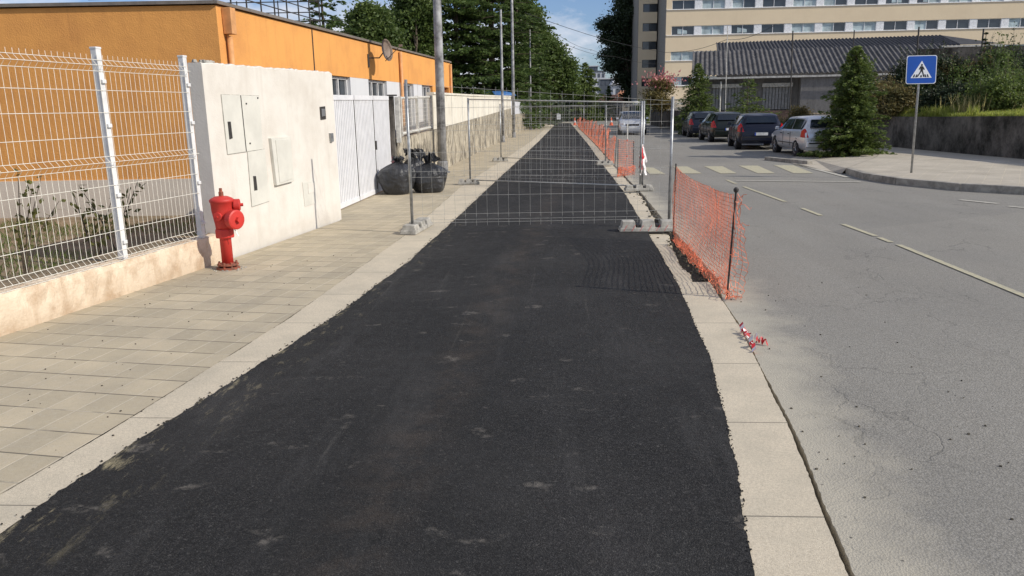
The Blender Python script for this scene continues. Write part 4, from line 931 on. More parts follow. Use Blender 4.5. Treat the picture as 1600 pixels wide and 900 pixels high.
for x in (-.50, -.34, .28, .44): poly((x-.055, -.53), (x+.05, -.53), (x+.02+(.0 if x > 0 else .07), -.33), (x-.05+(.0 if x > 0 else .07), -.33)) if x < 0 else poly((x-.03, -.53), (x+.075, -.53), (x-.0, -.33), (x-.07, -.33))
poly((-.07, -.53), (.05, -.53), (.03, -.38), (-.04, -.38))
b.build('pedestrian_symbol', 'signk', pl_)

# ------------------------------------------------------------------ cars
def make_car(paint, label, L_=4.2, W_=1.72, Hh=1.44, wagon=True, front=False):
    t = thing('parked_car', (0, 0, 0), label, 'car', 'cars on the street'); w = W_/2
    # stations along y: (y, hood/belt z, roof z, halfwidth, roof halfwidth)
    belt = .92
    if wagon: st = [(-2.10, .62, .62, .70, .60), (-2.06, .88, .90, .78, .64), (-1.98, belt, 1.02, .82, .66), (-1.80, belt+.02, Hh-.10, .845, .60), (-1.55, belt+.02, Hh-.02, .855, .61), (-.6, belt, Hh, .86, .63), (.25, belt-.01, Hh-.03, .86, .62), (.62, belt-.02, Hh-.16, .86, .60), (1.15, belt-.04, belt+.02, .855, .66), (1.75, .80, .84, .83, .66), (2.0, .68, .71, .76, .6), (2.1, .5, .52, .66, .5)]
    k = L_/4.2; st = [(a*k, bb, c, d*W_/1.72, e*W_/1.72) for a, bb, c, d, e in st]
    rings = []; zb = .24
    for (y, bz, rz, hw_, rw) in st:
        gh = rz-bz
        half = [(0, zb), (hw_*.86, zb), (hw_*.975, zb+.10), (hw_, .52), (hw_*.985, bz-.05), (hw_*.94, bz), (rw+(hw_*.94-rw)*.08 if gh > .2 else hw_*.9, rz-.05 if gh > .2 else bz+.5*gh+.005), (rw*.86, rz-.008), (0, rz+.012)]
        rings.append([(x, y, z) for x, z in half]+[(-x, y, z) for x, z in half[-2:0:-1]])
    b = MB(); n = len(rings[0])
    for r_ in rings: b.v += r_
    for i in range(len(rings)-1):
        for j in range(n): b.f.append((i*n+j, (i+1)*n+j, (i+1)*n+(j+1) % n, i*n+(j+1) % n))
    b.f.append(tuple(range(n))); b.f.append(tuple((len(rings)-1)*n+j for j in range(n))[::-1])
    body = b.build('body', paint, t, True); body.modifiers.new('e', 'EDGE_SPLIT').split_angle = RAD(38)
    def pt(i, j, u=0, v=0, off=.006):
        a = Vector(rings[i][j]); c = Vector(rings[i][j+1]); d = Vector(rings[i+1][j]); e = Vector(rings[i+1][j+1])
        p = a.lerp(c, v).lerp(d.lerp(e, v), u); return p
    # side windows from stations 3..7 ring seg 5
    for sgn, nm in ((1, 'l'), (-1, 'r')):
        b = MB()
        for (i0, u0, i1, u1) in ((3, .35, 4, .95), (5, .03, 5, .97), (6, .03, 7, .85)):
            prev = None
            stn = [(i0, u0)]+[(i, 0) for i in range(i0+1, i1+1)]+[(i1, u1)] if i1 > i0 else [(i0, u0), (i0, .5), (i0, u1)]
            for (i, u) in stn:
                lo = pt(i, 5, u, .10); hi = pt(i, 5, u, .90); lo.x += .010; hi.x += .010; lo.x *= sgn; hi.x *= sgn
                if prev and (hi.z-lo.z) >= 0: b.quad(prev[0], lo, hi, prev[1]) if sgn > 0 else b.quad(lo, prev[0], prev[1], hi)
                prev = (lo, hi)
        b.build('side_window', 'cglass', t)
    # rear and front glass
    a, c = st[2], st[3]; b = MB(); xx = .60; b.quad((-xx, a[0]-.05, a[2]+.03), (xx, a[0]-.05, a[2]+.03), (xx*.88, c[0]-.045, c[2]-.02), (-xx*.88, c[0]-.045, c[2]-.02)); b.build('rear_window', 'cglass', t)
    a, c = st[8], st[7]; c0 = st[6]; b = MB(); b.add([(-.66, a[0]+.0, a[2]+.03), (.66, a[0], a[2]+.03), (.60, c[0]+.02, c[2]+.02), (-.60, c[0]+.02, c[2]+.02), (.56, c0[0]+.04, c0[2]-.0), (-.56, c0[0]+.04, c0[2]-.0)], [(1, 0, 3, 2), (2, 3, 5, 4)]); b.build('windscreen', 'cglass', t)
    b = MB(); b.box((0, -2.10*k, .46), (1.5, .14, .22), 0, .96); b.build('rear_bumper', paint, t, bevel=.03)
    b = MB(); b.box((0, 2.06*k, .42), (1.46, .2, .24), 0, .96); b.build('front_bumper', paint, t, bevel=.03)
    for sgn in (1, -1):
        b = MB(); b.add([(sgn*.64, -2.05*k-.03, .70), (sgn*.81, -1.99*k-.03, .70), (sgn*.775, -1.96*k-.03, 1.02), (sgn*.74, -1.99*k-.03, .98), (sgn*.86, -1.86*k, .71), (sgn*.84, -1.89*k, .93)], [(0, 1, 2, 3) if sgn < 0 else (3, 2, 1, 0), (1, 4, 5, 2)]); o = b.build('tail_light', 'lightred', t); o.modifiers.new('s', 'SOLIDIFY').thickness = .03
        b = MB(); b.box((sgn*.62, 1.93*k, .66), (.30, .22, .14), -sgn*.35); b.build('headlight', 'lens', t, bevel=.03)
        b = MB(); b.box((sgn*(w+.05), .85*k, .98), (.16, .10, .12), 0, .8); b.build('wing_mirror', paint, t, bevel=.02)
        for yw in (-1.28, 1.30):
            c_ = Vector((sgn*(w-.20), yw*k, .31)); ax_ = Vector((sgn, 0, 0)); b = MB(); b.lathe([(.20, 0), (.27, .0), (.31, .03), (.31, .16), (.28, .20), (.20, .205), (.19, .12)], c_, ax_, 24); wh = b.build('wheel', 'tyre', t, True)
            b = MB(); b.lathe([(.205, .14), (.205, .198), (.185, .195), (.17, .16), (.05, .165), (.04, .19)], c_, ax_, 20)
            for s5 in range(5):
                aa = s5*1.2566; p0 = c_+ax_*.18; b.path([p0, p0+Vector((0, math.cos(aa)*.18, math.sin(aa)*.18))], .022, 5)
            b.build('rim', 'rim', wh)
            b = MB(); b.lathe([(.35, -.02), (.355, .185), (.34, .192)], c_+Vector((0, 0, .02)), ax_, 24); b.build('wheel_arch', 'black', t)
    b = MB(); b.box((0, -2.18*k, .62 if wagon else .6), (.5, .012, .11)); o = b.build('number_plate', 'plate', t); b = MB(); b.box((-.225, -2.188*k, .62), (.045, .006, .11)); b.build('blue_strip', 'platb', o)
    b = MB(); b.box((0, 2.17*k, .45), (.5, .012, .11)); b.build('number_plate', 'plate', t)
    b = MB(); b.box((0, 2.06*k, .60), (.8, .06, .12)); b.build('grille', 'black', t)
    b = MB(); b.box((0, -2.165*k, .50), (1.3, .012, .05)); b.build('bumper_trim', 'black', t)
    b = MB()
    for sgn in (1, -1):
        for yy in (-.62, .25): b.box((sgn*(w-.0), yy, .62), (.012, .012, .5))
        b.box((sgn*(w-.002), -.2, .47), (.014, 2.0, .03))
        for yy in (-.4, .5): b.box((sgn*(w+.002), yy, .80), (.02, .14, .025))
    b.build('door_trim', 'black', t)
    b = MB(); b.path([(-.05, -2.0*k-.005, 1.0), (.3, -1.93*k-.02, 1.08)], .008, 4); b.build('wiper', 'black', t)
    return t
def place(t, p, rz, sc_=1.0): t.location = (p[0], p[1], -.004); t.rotation_euler = (0, 0, rz); t.scale = (sc_,)*3
def car_at(t, rear_left_px, rz, sc_):
    g_ = G(*rear_left_px); off = Matrix.Rotation(rz, 3, 'Z') @ Vector((.86*sc_, 1.28*sc_, 0)); place(t, (g_.x+off.x, g_.y+off.y), rz, sc_)
rz = RAD(-4)
c = make_car('silver', 'silver estate car parked nearest, half hidden by the spruce'); car_at(c, (1241, 244), RAD(1), .90); c['group'] = 'cars parked on the right'
c2_ = make_car('navy', 'dark navy hatchback parked just ahead of the silver estate', 4.1, 1.74, 1.40); place(c2_, (7.95, 32.2), RAD(-6), .97); c2_['group'] = 'cars parked on the right'
c3_ = make_car('dgreen', 'black-green car third in the parked row', 4.0, 1.70, 1.42); place(c3_, (7.98, 38.6), RAD(0), .97); c3_['group'] = 'cars parked on the right'
c4c = make_car('dred', 'dark blue car farthest in the parked row beside the spruce', 4.0, 1.70, 1.42); place(c4c, (8.0, 44.4), RAD(-2), .97); c4c['group'] = 'cars parked on the right'
c5 = make_car('silver', 'silver car facing the camera in the middle of the far road', 4.1, 1.72, 1.40); q = G(992, 211); place(c5, (q.x, q.y+2.1), RAD(176), 1.0); del c5['group']; c5.name = 'oncoming_car'
# small van far
# ------------------------------------------------------------------ right: retaining wall, terrace, shrubs
rw = [(11.95, 30.5), (12.1, 27), (12.45, 23.5), (12.9, 20), (13.6, 15), (14.5, 10)]
b = MB(); nn = len(rw); zz = [1.17, 1.2, 1.25, 1.3, 1.36, 1.4]; poly_ = rw+[(x+.3, y) for x, y in rw[::-1]]
b.prism(poly_, -.1, zz+zz[::-1]); b.prism([(11.95, 30.5), (12.25, 30.5), (12.6, 33.5), (12.3, 33.5)], -.1, 1.16); tag(b.build('retaining_wall', 'dark'), 'dark mossy concrete retaining wall below the overgrown bank', 'wall')
b = MB(); n1 = 14; n2 = 10
for i in range(n1+1):
    y = 8+(46-8)*i/n1
    x0 = interp([(yy, xx) for xx, yy in rw[::-1]]+[(46, 14)], y)+.25
    for j in range(n2+1):
        x = x0+(j/n2)**1.6*50; b.v.append((x, y, interp([(y_, z_) for (x_, y_), z_ in zip(rw[::-1], zz[::-1])], y)-.03+.07*(x-x0)+(.05*math.sin(x+y)*min(1, (x-x0)) if j else 0)))
for i in range(n1):
    for j in range(n2): b.f.append((i*(n2+1)+j, i*(n2+1)+j+1, (i+1)*(n2+1)+j+1, (i+1)*(n2+1)+j))
struct(b.build('terrace_ground', 'soil'))
def terr(x, y): x0 = interp([(yy, xx) for xx, yy in rw[::-1]]+[(46, 14)], y)+.25; return 1.25+.018*(x-x0)
n = 60000; gy = rng.uniform(14, 33, n); gx = np.array([interp([(yy, xx) for xx, yy in rw[::-1]], y) for y in gy])+.2+rng.random(n)**1.5*9
gz = np.interp(gy, [10, 15, 20, 23.5, 27, 30.5], [1.4, 1.36, 1.3, 1.25, 1.2, 1.17])+.07*(gx-.45-np.array([interp([(yy, xx) for xx, yy in rw[::-1]], y) for y in gy]))
hgt = rng.uniform(.05, .2, n)*(1+1.6*(np.sin(gx*2.3+gy*1.1)*np.sin(gy*1.7)>.35)); V, F = leafmesh(np.stack([gx, gy, gz+hgt*.35], 1), np.stack([rng.normal(0, .35, n), rng.normal(0, .35, n), np.ones(n)], 1), hgt, np.full(n, .022)); tag(mkobj('grass', V, F, 'grass'), 'sunlit green grass along the top of the retaining wall', 'grass', None, 'stuff')
n = 9000; cx_ = rng.choice([13.6, 14.4, 15.2, 16.5, 17.6, 18.3, 18.8], n); gx = cx_+rng.normal(0, .35, n); gy = 26.5-(cx_-13.6)*.6+rng.normal(0, .4, n); hgt = rng.uniform(.3, 1.0, n)*np.where(cx_ > 17, 1.3, .8)
V, F = leafmesh(np.stack([gx, gy, 1.25+hgt*.45], 1), np.stack([rng.normal(0, .25, n), rng.normal(0, .25, n), np.ones(n)], 1), hgt, np.full(n, .02)); tag(mkobj('dry_grass', V, F, 'straw'), 'tall dry straw tufts on the bank above the wall', 'grass', None, 'stuff')
shr = [ # px, ytop, depth, radius, mat
 (1372, 118, 31, 1.1, 'lf3', 'olive brown bush just left of the blue sign'), (1345, 92, 33, .8, 'lf4', 'tall pale climbing bush behind the big spruce'), (1400, 135, 29.5, 1.0, 'lf3', 'dry orange-green bush at the foot of the sign'),
 (1440, 130, 29.5, 1.4, 'lf1', 'dark green shrub directly behind the sign pole'), (1478, 92, 30, 1.6, 'lf2', 'dark tangled shrub right of the blue sign'), (1515, 84, 30, 1.5, 'lf3', 'brownish tall shrub under the flat roof end'),
 (1548, 80, 29, 1.6, 'lf1', 'tall green and brown shrub beneath the cream building'), (1590, 86, 29, 1.8, 'lf2', 'dark shrub cut by the right picture edge'), (1530, 135, 27, 1.3, 'lf1', 'rounded green shrub above the sunlit grass'),
 (1580, 125, 26, 1.2, 'lf4', 'yellow-green bush nearest the right edge of the bank'), (1485, 140, 27.5, 1.1, 'lf2', 'low dark shrub on the bank right of the pole'), (1255, 168, 34, .9, 'lf3', 'low yellowish bush behind the silver estate'),
 (1625, 95, 27, 2.0, 'lf1', 'large green shrub at the far right end of the bank'), (1425, 100, 33, 1.6, 'lf2', 'dark bush partly hidden by the blue sign plate')]
for i, (px, yt, Y, R_, mt, lb) in enumerate(shr):
    tpz = P(px, yt, Y); gz_ = 1.2 if Y < 34 and px > 1340 else .0; h_ = tpz.z-gz_; 
    broadleaf((tpz.x, Y, gz_), h_, [(bx*1.0, by*.8, bz, sx, sy, sz) for bx, by, bz, sx, sy, sz in rand_blobs(h_, R_, 13, 40+i, .10, .88, .34)], lb, mt, .085, 1150, 'shrub', 'shrubs on the overgrown bank', 60+i, .03, 'shrub', 'foliage')
# two slim tips above
conifer(P(1538, 78, 34)*1.0-Vector((0, 0, 2.8)), 3.6, .55, 'slim dark young conifer poking above the bank shrubs', mat='lf2', whorls=18, nb=7, sp=8, leaf=.12, seed=77)

# conifers
q = G(1322, 245); conifer((q.x-.05, q.y-.3, 0), 3.45, 1.18, 'bushy bright green spruce standing nearest beside the silver estate', group='young spruces on the right', whorls=36, nb=14, sp=30, leaf=.11, seed=15, low=.02, top=.68, layered=.8)
q = P(1090, 150, 47.4); conifer((q.x, 47.4, 0), P(1092, 98, 47.4).z, 1.6, 'tall dark spruce beside the farthest parked car', group='young spruces on the right', mat='con1', whorls=32, nb=11, sp=14, leaf=.16, seed=6, low=.04, top=.7)
q = P(1166, 150, 39.5); conifer((q.x+.3, 40.5, 0), P(1166, 118, 40.5).z, 1.75, 'loose spruce behind the navy car in front of the shutters', group='young spruces on the right', mat='con1', whorls=16, nb=8, sp=13, leaf=.15, seed=9, low=.08, top=.85, layered=.6)
def blossoms(t, B0, r):
    n = 900; d = r.normal(size=(n, 3)); d /= np.linalg.norm(d, axis=1)[:, None]; p = B0+np.array([0, 0, 4.6])+d*np.array([1.15, 1.15, .5])*r.uniform(.5, 1, (n, 1)); V, F = leafmesh(p, r.normal(size=(n, 3)), np.full(n, .2), np.full(n, .15)); mkobj('blossom', V, F, 'pink', t)
q = P(1034, 150, 60); hh_ = P(1034, 118, 60).z
broadleaf((q.x, 60, 0), hh_, rand_blobs(hh_, 1.3, 8, 3, .45, .88), 'small tree with pink blossom on top in front of the tall building', 'lf3', .16, 900, 'blossom_tree', None, 4, .07, extra=lambda t, B0, r: (lambda n: mkobj('blossom', *leafmesh(B0+np.array([0, 0, hh_*.93])+r.normal(size=(n, 3))*np.array([.75, .6, .28]), r.normal(size=(n, 3)), np.full(n, .2), np.full(n, .15)), 'pink', t))(330))

# ------------------------------------------------------------------ left and far trees
def tree_px(px, ytop, Y, R_, kind, label, seed, mat, leaf=.26, **k):
    tp_ = P(px, ytop, Y); h_ = tp_.z
    if kind == 'c': return conifer((tp_.x, Y, 0), h_, R_, label, mat=mat, leaf=leaf, seed=seed, group='trees beyond the orange building', **k)
    return broadleaf((tp_.x, Y, 0), h_, rand_blobs(h_, R_, k.pop('nb', 22), seed, k.pop('z0', .2), .93, k.pop('rs', .36)), label, mat, leaf, k.pop('per', 1500), 'broadleaf_tree', 'trees beyond the orange building', seed, .22)
def tree_blobs(px0, Y, blobs, label, mat, leaf, seed, per=1500, tr_=.22, yb=None):
    """crown clumps surveyed one by one: (px, py, radius px)"""
    x0 = P(px0, 160, Y).x; bl = []; r = np.random.default_rng(seed); top_ = 0
    for (px, py, rp) in blobs:
        q = P(px, py, Y); R_ = rp*Y/1225.; bl.append((q.x-x0, r.uniform(-.5, .5)*R_*1.6, q.z, R_, R_*1.1, R_*.9)); top_ = max(top_, q.z)
        bl.append((q.x-x0+r.uniform(-.6, .6)*R_, R_*r.uniform(1, 2.5), q.z+r.uniform(-.5, .2)*R_, R_*.9, R_, R_*.8))
    return broadleaf((x0, Y, 0), top_, bl, label, mat, leaf, per, 'broadleaf_tree', 'trees beyond the orange building', seed, tr_, flat=.5)
CK = dict(layered=.35, low=.04)
tree_px(497, -75, 44, 2.6, 'c', 'thin dark pine behind the roof railing', 11, 'con2', .3, whorls=20, nb=8, sp=11, low=.3, layered=.5)
tree_blobs(575, 52, [(572, 18, 13), (590, 28, 14), (558, 34, 14), (578, 48, 20), (602, 52, 14), (548, 62, 14), (590, 75, 20), (612, 85, 12)], 'rounded green tree rising behind the roof railing end', 'lf1', .24, 12, 1300)
tree_blobs(640, 57, [(633, 5, 16), (650, -8, 18), (622, 26, 12), (645, 28, 18), (662, 14, 16), (630, 50, 16), (655, 55, 20), (672, 40, 14), (618, 70, 10), (640, 82, 18), (668, 86, 18)], 'dark green tree between the satellite dish and tall pole', 'lf1', .27, 13, 1300)
tree_px(706, -150, 60, 4.9, 'c', 'huge layered cedar behind the tall grey pole', 14, 'con2', .40, whorls=26, nb=14, sp=34, top=.45, **CK)
tree_px(762, -190, 63, 5.0, 'c', 'tallest cedar with drooping branches over the parapet', 15, 'con2', .40, whorls=28, nb=14, sp=34, top=.42, **CK)
tree_px(806, -60, 69, 3.9, 'c', 'green cedar beside the slim sidewalk poles', 16, 'con2', .40, whorls=25, nb=13, sp=30, top=.5, **CK)
tree_blobs(828, 84, [(815, 10, 14), (832, 22, 13), (822, 45, 16), (842, 52, 14), (830, 75, 18), (812, 80, 14), (850, 78, 14), (838, 105, 18), (818, 115, 16)], 'big broadleaf tree where the left trees slope down', 'lf1', .32, 17, 1200)
tree_blobs(858, 82, [(862, 72, 9), (872, 86, 11), (858, 92, 14), (884, 100, 10), (870, 112, 15), (852, 118, 15), (890, 120, 9), (878, 134, 13), (860, 140, 14), (892, 140, 8)], 'broadleaf tree overhanging the end of the path', 'lf1', .30, 18, 1100)
tree_px(915, 98, 96, 2.5, 'c', 'pointed conifer in the middle of the street view', 20, 'con1', .34, whorls=26, nb=11, sp=15, low=.05, top=.6)
tree_px(951, 132, 110, 1.2, 'c', 'small dark conifer before the pale far houses', 21, 'con2', .32, whorls=18, nb=8, sp=9, low=.05, top=.7)
tree_blobs(985, 112, [(985, -8, 18), (973, 12, 13), (990, 20, 18), (958, 34, 10), (972, 40, 15), (948, 38, 6), (988, 50, 16), (952, 58, 7), (966, 64, 13), (984, 78, 16), (958, 84, 9), (970, 96, 13), (956, 104, 7), (984, 110, 13), (974, 122, 9), (988, 132, 8), (984, 150, 6)], 'tall almost black tree touching the left edge of the cream building', 'lf2', .36, 22, 1100, .25)
tree_px(805, 146, 72, 3.0, 'b', 'undergrowth tree low behind the white panels', 24, 'lf1', .3, nb=12, per=1100, z0=.1)
tree_px(848, 150, 88, 3.4, 'b', 'dark low tree shading the end of the path', 25, 'lf2', .32, nb=16, per=1300, z0=.08)
tree_px(893, 158, 99, 3.0, 'b', 'dark bushy tree behind the farthest fence panel', 26, 'lf2', .34, nb=14, per=1200, z0=.08)
tree_px(928, 165, 103, 1.8, 'b', 'low bush below the terracotta roof', 27, 'lf1', .3, nb=8, per=900, z0=.08)
tree_px(1003, 160, 80, 1.2, 'b', 'low green bush behind the oncoming car', 28, 'lf1', .24, nb=7, per=900, z0=.08)
# hedge filling the end of street
b = []
for i in range(9000): b.append((rng.uniform(-14, 5), rng.uniform(99, 102), rng.random()**.8*2.0))
Cn = np.array(b); V, F = leafmesh(Cn, rng.normal(size=Cn.shape), rng.uniform(.3, .6, len(Cn)), rng.uniform(.2, .4, len(Cn))); tag(mkobj('hedge', V, F, 'lf2'), 'dark hedge closing off the far end of the street', 'hedge')
# blue tarp roof over parapet
b = MB(); q = P(778, 146, 58); b.lathe([(1.35, 0), (1.25, .12), (.9, .26), (.4, .34), (.05, .36)], (q.x, 58, q.z-.18), n=20)
t = thing('covered_tank', (q.x, 58, 0), 'blue rounded tarpaulin cover showing above the white parapet', 'cover'); b.build('cover', 'bluet', t, True); b = MB(); b.lathe([(1.2, 0), (1.2, q.z-.18)], (q.x, 58, 0), n=16); b.build('tank', 'dark', t)

# ------------------------------------------------------------------ tall cream building
FA = Vector((P(1040, 60, 95).x, 95.0)); dT = Vector((1, -.018)).normalized(); nT = Vector((dT.y, -dT.x)); FL_ = 52.0; FBk = 14
tb = thing('cream_apartment_block', (FA.x, FA.y, 0), 'long cream tiled building with window bands across the upper right', 'building')
def tp_(s, o=0.): p = FA+dT*s+nT*o; return (p.x, p.y)
floors = [3.98+2.85*k for k in range(5)]; WH = 1.02; first = 1.05; bay = 3.42; ww = 2.62
b = MB(); prevz = 0
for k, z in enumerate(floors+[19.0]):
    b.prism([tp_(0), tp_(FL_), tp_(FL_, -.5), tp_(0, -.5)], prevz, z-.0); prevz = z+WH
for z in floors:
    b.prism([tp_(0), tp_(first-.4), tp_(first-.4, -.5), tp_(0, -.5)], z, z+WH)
b.build('wall', 'facade', tb)
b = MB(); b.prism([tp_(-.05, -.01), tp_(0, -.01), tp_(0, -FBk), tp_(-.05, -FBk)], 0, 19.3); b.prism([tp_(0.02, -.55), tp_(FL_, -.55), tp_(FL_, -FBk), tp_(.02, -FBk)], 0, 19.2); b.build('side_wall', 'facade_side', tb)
ang = math.atan2(dT.y, dT.x)
for fi, z in enumerate(floors[:4]+floors[4:]):
    nb2 = int((FL_-first)/bay)
    for k in range(nb2):
        s0 = first-.4+k*bay; s1 = s0+ww
        if fi == 0 and k > 3: continue
        b = MB(); sm = (s0+s1)/2; p = tp_(sm, -.16)
        for zz_ in (z+.025, z+WH-.025): b.box((p[0], p[1], zz_), (ww, .07, .05), ang)
        for s in (s0+.03, sm, s1-.03): q = tp_(s, -.16); b.box((q[0], q[1], z+WH/2), (.05, .07, WH-.1), ang)
        wo = b.build('window', 'pillar', tb)
        typ = random.random(); b = MB(); p1 = tp_(sm-ww/4, -.2); p2 = tp_(sm+ww/4, -.2)
        b.box((p1[0], p1[1], z+WH/2), (ww/2-.05, .02, WH-.1), ang); b.build('pane', 'curtain' if typ > .62 else 'glass', wo); b = MB(); b.box((p2[0], p2[1], z+WH/2), (ww/2-.05, .02, WH-.1), ang); b.build('pane', 'curtain' if typ > .8 or random.random() < .15 else 'glass', wo)
        if typ > .5 and typ < .62:
            b = MB(); q = tp_(sm+.3, -.185); b.slab([(q[0]-.9, q[1], z+.15), (q[0]+.2, q[1], z+.15), (q[0]+.2, q[1], z+.5), (q[0]-.9, q[1], z+.75)], (0, -1, 0), .01); b.build('blind', 'curtain', wo)
    for k in range(nb2 if z < 15 else 0):
        b = MB(); s0 = first-.4+k*bay+ww; b.prism([tp_(s0, -.05), tp_(s0+bay-ww, -.05), tp_(s0+bay-ww, -.4), tp_(s0, -.4)], z+.001, z+WH-.001); b.build('pier', 'pillar', tb)
    b = MB(); q = tp_(FL_/2, .03); b.box((q[0], q[1], z-.035), (FL_, .12, .06), ang); b.build('sill', 'pillar', tb)
# wing set back
WA = Vector((P(997, 60, 103).x, 103.0)); w1 = P(1026, 60, 103).x-WA.x
wz = [P(1005, y, 103).z for y in (135, 106, 77.5, 49, 19, -10)]; b = MB(); pz = 0; wh = .98
for z in wz+[19.4]: b.prism([(WA.x, 103), (WA.x+w1, 103), (WA.x+w1, 103.4), (WA.x, 103.4)], pz, z); pz = z+wh if z < 19 else z
for z in wz: b.prism([(WA.x, 103), (WA.x+.55, 103), (WA.x+.55, 103.4), (WA.x, 103.4)], z, z+wh)
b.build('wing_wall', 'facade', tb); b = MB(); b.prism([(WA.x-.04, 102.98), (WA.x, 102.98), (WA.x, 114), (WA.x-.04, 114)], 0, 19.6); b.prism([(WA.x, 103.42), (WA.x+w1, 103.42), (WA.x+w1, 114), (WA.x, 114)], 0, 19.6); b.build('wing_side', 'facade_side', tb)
for z in wz:
    b = MB(); xm = WA.x+.55+(w1-.55)/2
    for x in (WA.x+.58, xm, WA.x+w1-.1): b.box((x, 103.15, z+wh/2), (.05, .06, wh))
    wo = b.build('window', 'darkm', tb); b = MB(); b.box((xm, 103.2, z+wh/2), (w1-.55, .03, wh)); b.build('pane', 'glass', wo)
# ------------------------------------------------------------------ low corrugated-roof building
eA, eB = Vector((8.55, 49.8)), Vector((21.7, 47.5)); dV = (eB-eA).normalized(); nV = Vector((dV.y, -dV.x)); 
if nV.y > 0: nV = -nV
VL = (eB-eA).length; wb = thing('corrugated_roof_building', (eA.x, eA.y, 0), 'low grey building with corrugated roof and shuttered windows behind the cars', 'building')
def vp(s, o=0.): p = eA+dV*s+nV*o; return (p.x, p.y)
def corr_roof(b, A_, d_, n_, L0, L1, z_e, z_r, depth, pitch=.42, amp=.055, off=0.35):
    N_ = int((L1-L0)/pitch*6)
    for i in range(N_+1):
        s = L0+(L1-L0)*i/N_; a_ = amp*math.sin(2*math.pi*s/pitch); p = A_+d_*s+n_*off; q = A_+d_*s-n_*depth; b.v += [(p.x, p.y, z_e+a_), (q.x, q.y, z_r+a_)]
    for i in range(N_): b.f.append((2*i, 2*i+2, 2*i+3, 2*i+1))
b = MB(); corr_roof(b, eA, dV, nV, -.2, VL+1.6, 3.47, 5.22, 5.0, .29, .05); o = b.build('roof', 'rooff', wb); o.modifiers.new('s', 'SOLIDIFY').thickness = .03
b = MB(); p, q = vp(-.2, .37), vp(VL+1.6, .37); b.slab([(p[0], p[1], 3.22), (q[0], q[1], 3.22), (q[0], q[1], 3.33), (p[0], p[1], 3.33)], (nV.x, nV.y, 0), .08); b.build('gutter', 'rail', wb)
b = MB(); sw = 6.2
b.prism([vp(sw, .18), vp(VL+1.5, .18), vp(VL+1.5, -4), vp(sw, -4)], -.1, 3.26); b.build('wall', 'grey', wb)
b = MB(); b.prism([vp(0, -.9), vp(sw-.01, -.9), vp(sw-.01, -4), vp(0, -4)], -.1, 3.3); b.add([(*vp(-.15, .3), 3.32), (*vp(-.15, -4.9), 5.05), (*vp(-.15, -4.55), 3.0), (*vp(-.15, -4.5), -.1), (*vp(-.15, -.85), -.1), (*vp(-.15, -.85), 3.0)], [(0, 1, 2, 3, 4, 5)]); b.build('recessed_wall', 'grey', wb)
for s0, s1_ in ((1.1, 2.8), (4.1, 5.8)):
    b = MB(); k = 9
    for i in range(k): q = vp(s0+(s1_-s0)*(i+.5)/k, -.82); b.box((q[0], q[1], 2.05), ((s1_-s0)/k*.8, .05, 1.35), math.atan2(dV.y, dV.x))
    wo = b.build('shutter', 'shutter', wb); b = MB(); q = vp((s0+s1_)/2, -.74); b.box((q[0], q[1], 2.83), (s1_-s0+.1, .2, .22), math.atan2(dV.y, dV.x)); b.build('shutter_box', 'rail', wo)
    b = MB(); q = vp((s0+s1_)/2, -.80); b.box((q[0], q[1], .75), (s1_-s0+.2, .1, 1.1), math.atan2(dV.y, dV.x)); b.build('lower_panel', 'pinkp', wb)
b = MB(); q = vp(1.55, .2)
b.path([(q[0], q[1], -.1), (q[0], q[1], 3.1)], .05, 8); b.build('porch_post', 'rail', wb)
# second building roof behind
e2A, e2B = Vector((P(1125, 82, 62).x, 62.)), Vector((P(1125, 82, 62).x+18.5, 58.8)); d2 = (e2B-e2A).normalized(); n2_ = Vector((d2.y, -d2.x)); n2_ = -n2_ if n2_.y > 0 else n2_; z2e = P(1125, 82, 62).z; z2r = P(1130, 65, 66).z
w2 = thing('dark_roof_building', (e2A.x, e2A.y, 0), 'building with dark low-pitched roof between corrugated roof and cream block', 'building')
b = MB(); L2 = (e2B-e2A).length; corr_roof(b, e2A, d2, n2_, -.2, L2-2.2, z2e, z2r, 5.0, .27, .045); o = b.build('roof', 'roofd', w2); o.modifiers.new('s', 'SOLIDIFY').thickness = .03
v2 = lambda s, o_=0.: tuple(e2A+d2*s+n2_*o_)
b = MB(); b.add([(*v2(L2-2.2, .35), z2e), (*v2(L2+.4, .35), z2e), (*v2(L2-2.2, -5), z2r)], [(0, 1, 2)]); b.build('hip_roof', 'roofd', w2)
b = MB(); p, q = v2(-.2, .37), v2(L2+.4, .37); b.slab([(*p, z2e-.16), (*q, z2e-.16), (*q, z2e-.04), (*p, z2e-.04)], (n2_.x, n2_.y, 0), .08); b.build('gutter', 'rail', w2)
b = MB(); b.prism([v2(0), v2(L2), v2(L2, -8), v2(0, -8)], -.1, z2e-.1); b.add([(*v2(-.1, .2), z2e-.1), (*v2(-.1, -5), z2r-.05), (*v2(-.1, -10), z2e-.1)], [(0, 1, 2)]); b.build('wall', 'dark', w2)
# dark long wall behind shrubs
b = MB(); a_, c_ = P(1440, 70, 38), P(1640, 68, 36); b.prism([(a_.x, 38), (c_.x+3, 36), (c_.x+3, 36.4), (a_.x, 38.4)], 0, 4.05); tag(b.build('boundary_wall', 'dark'), 'dark wall behind the bank shrubs below the cream building', 'wall')
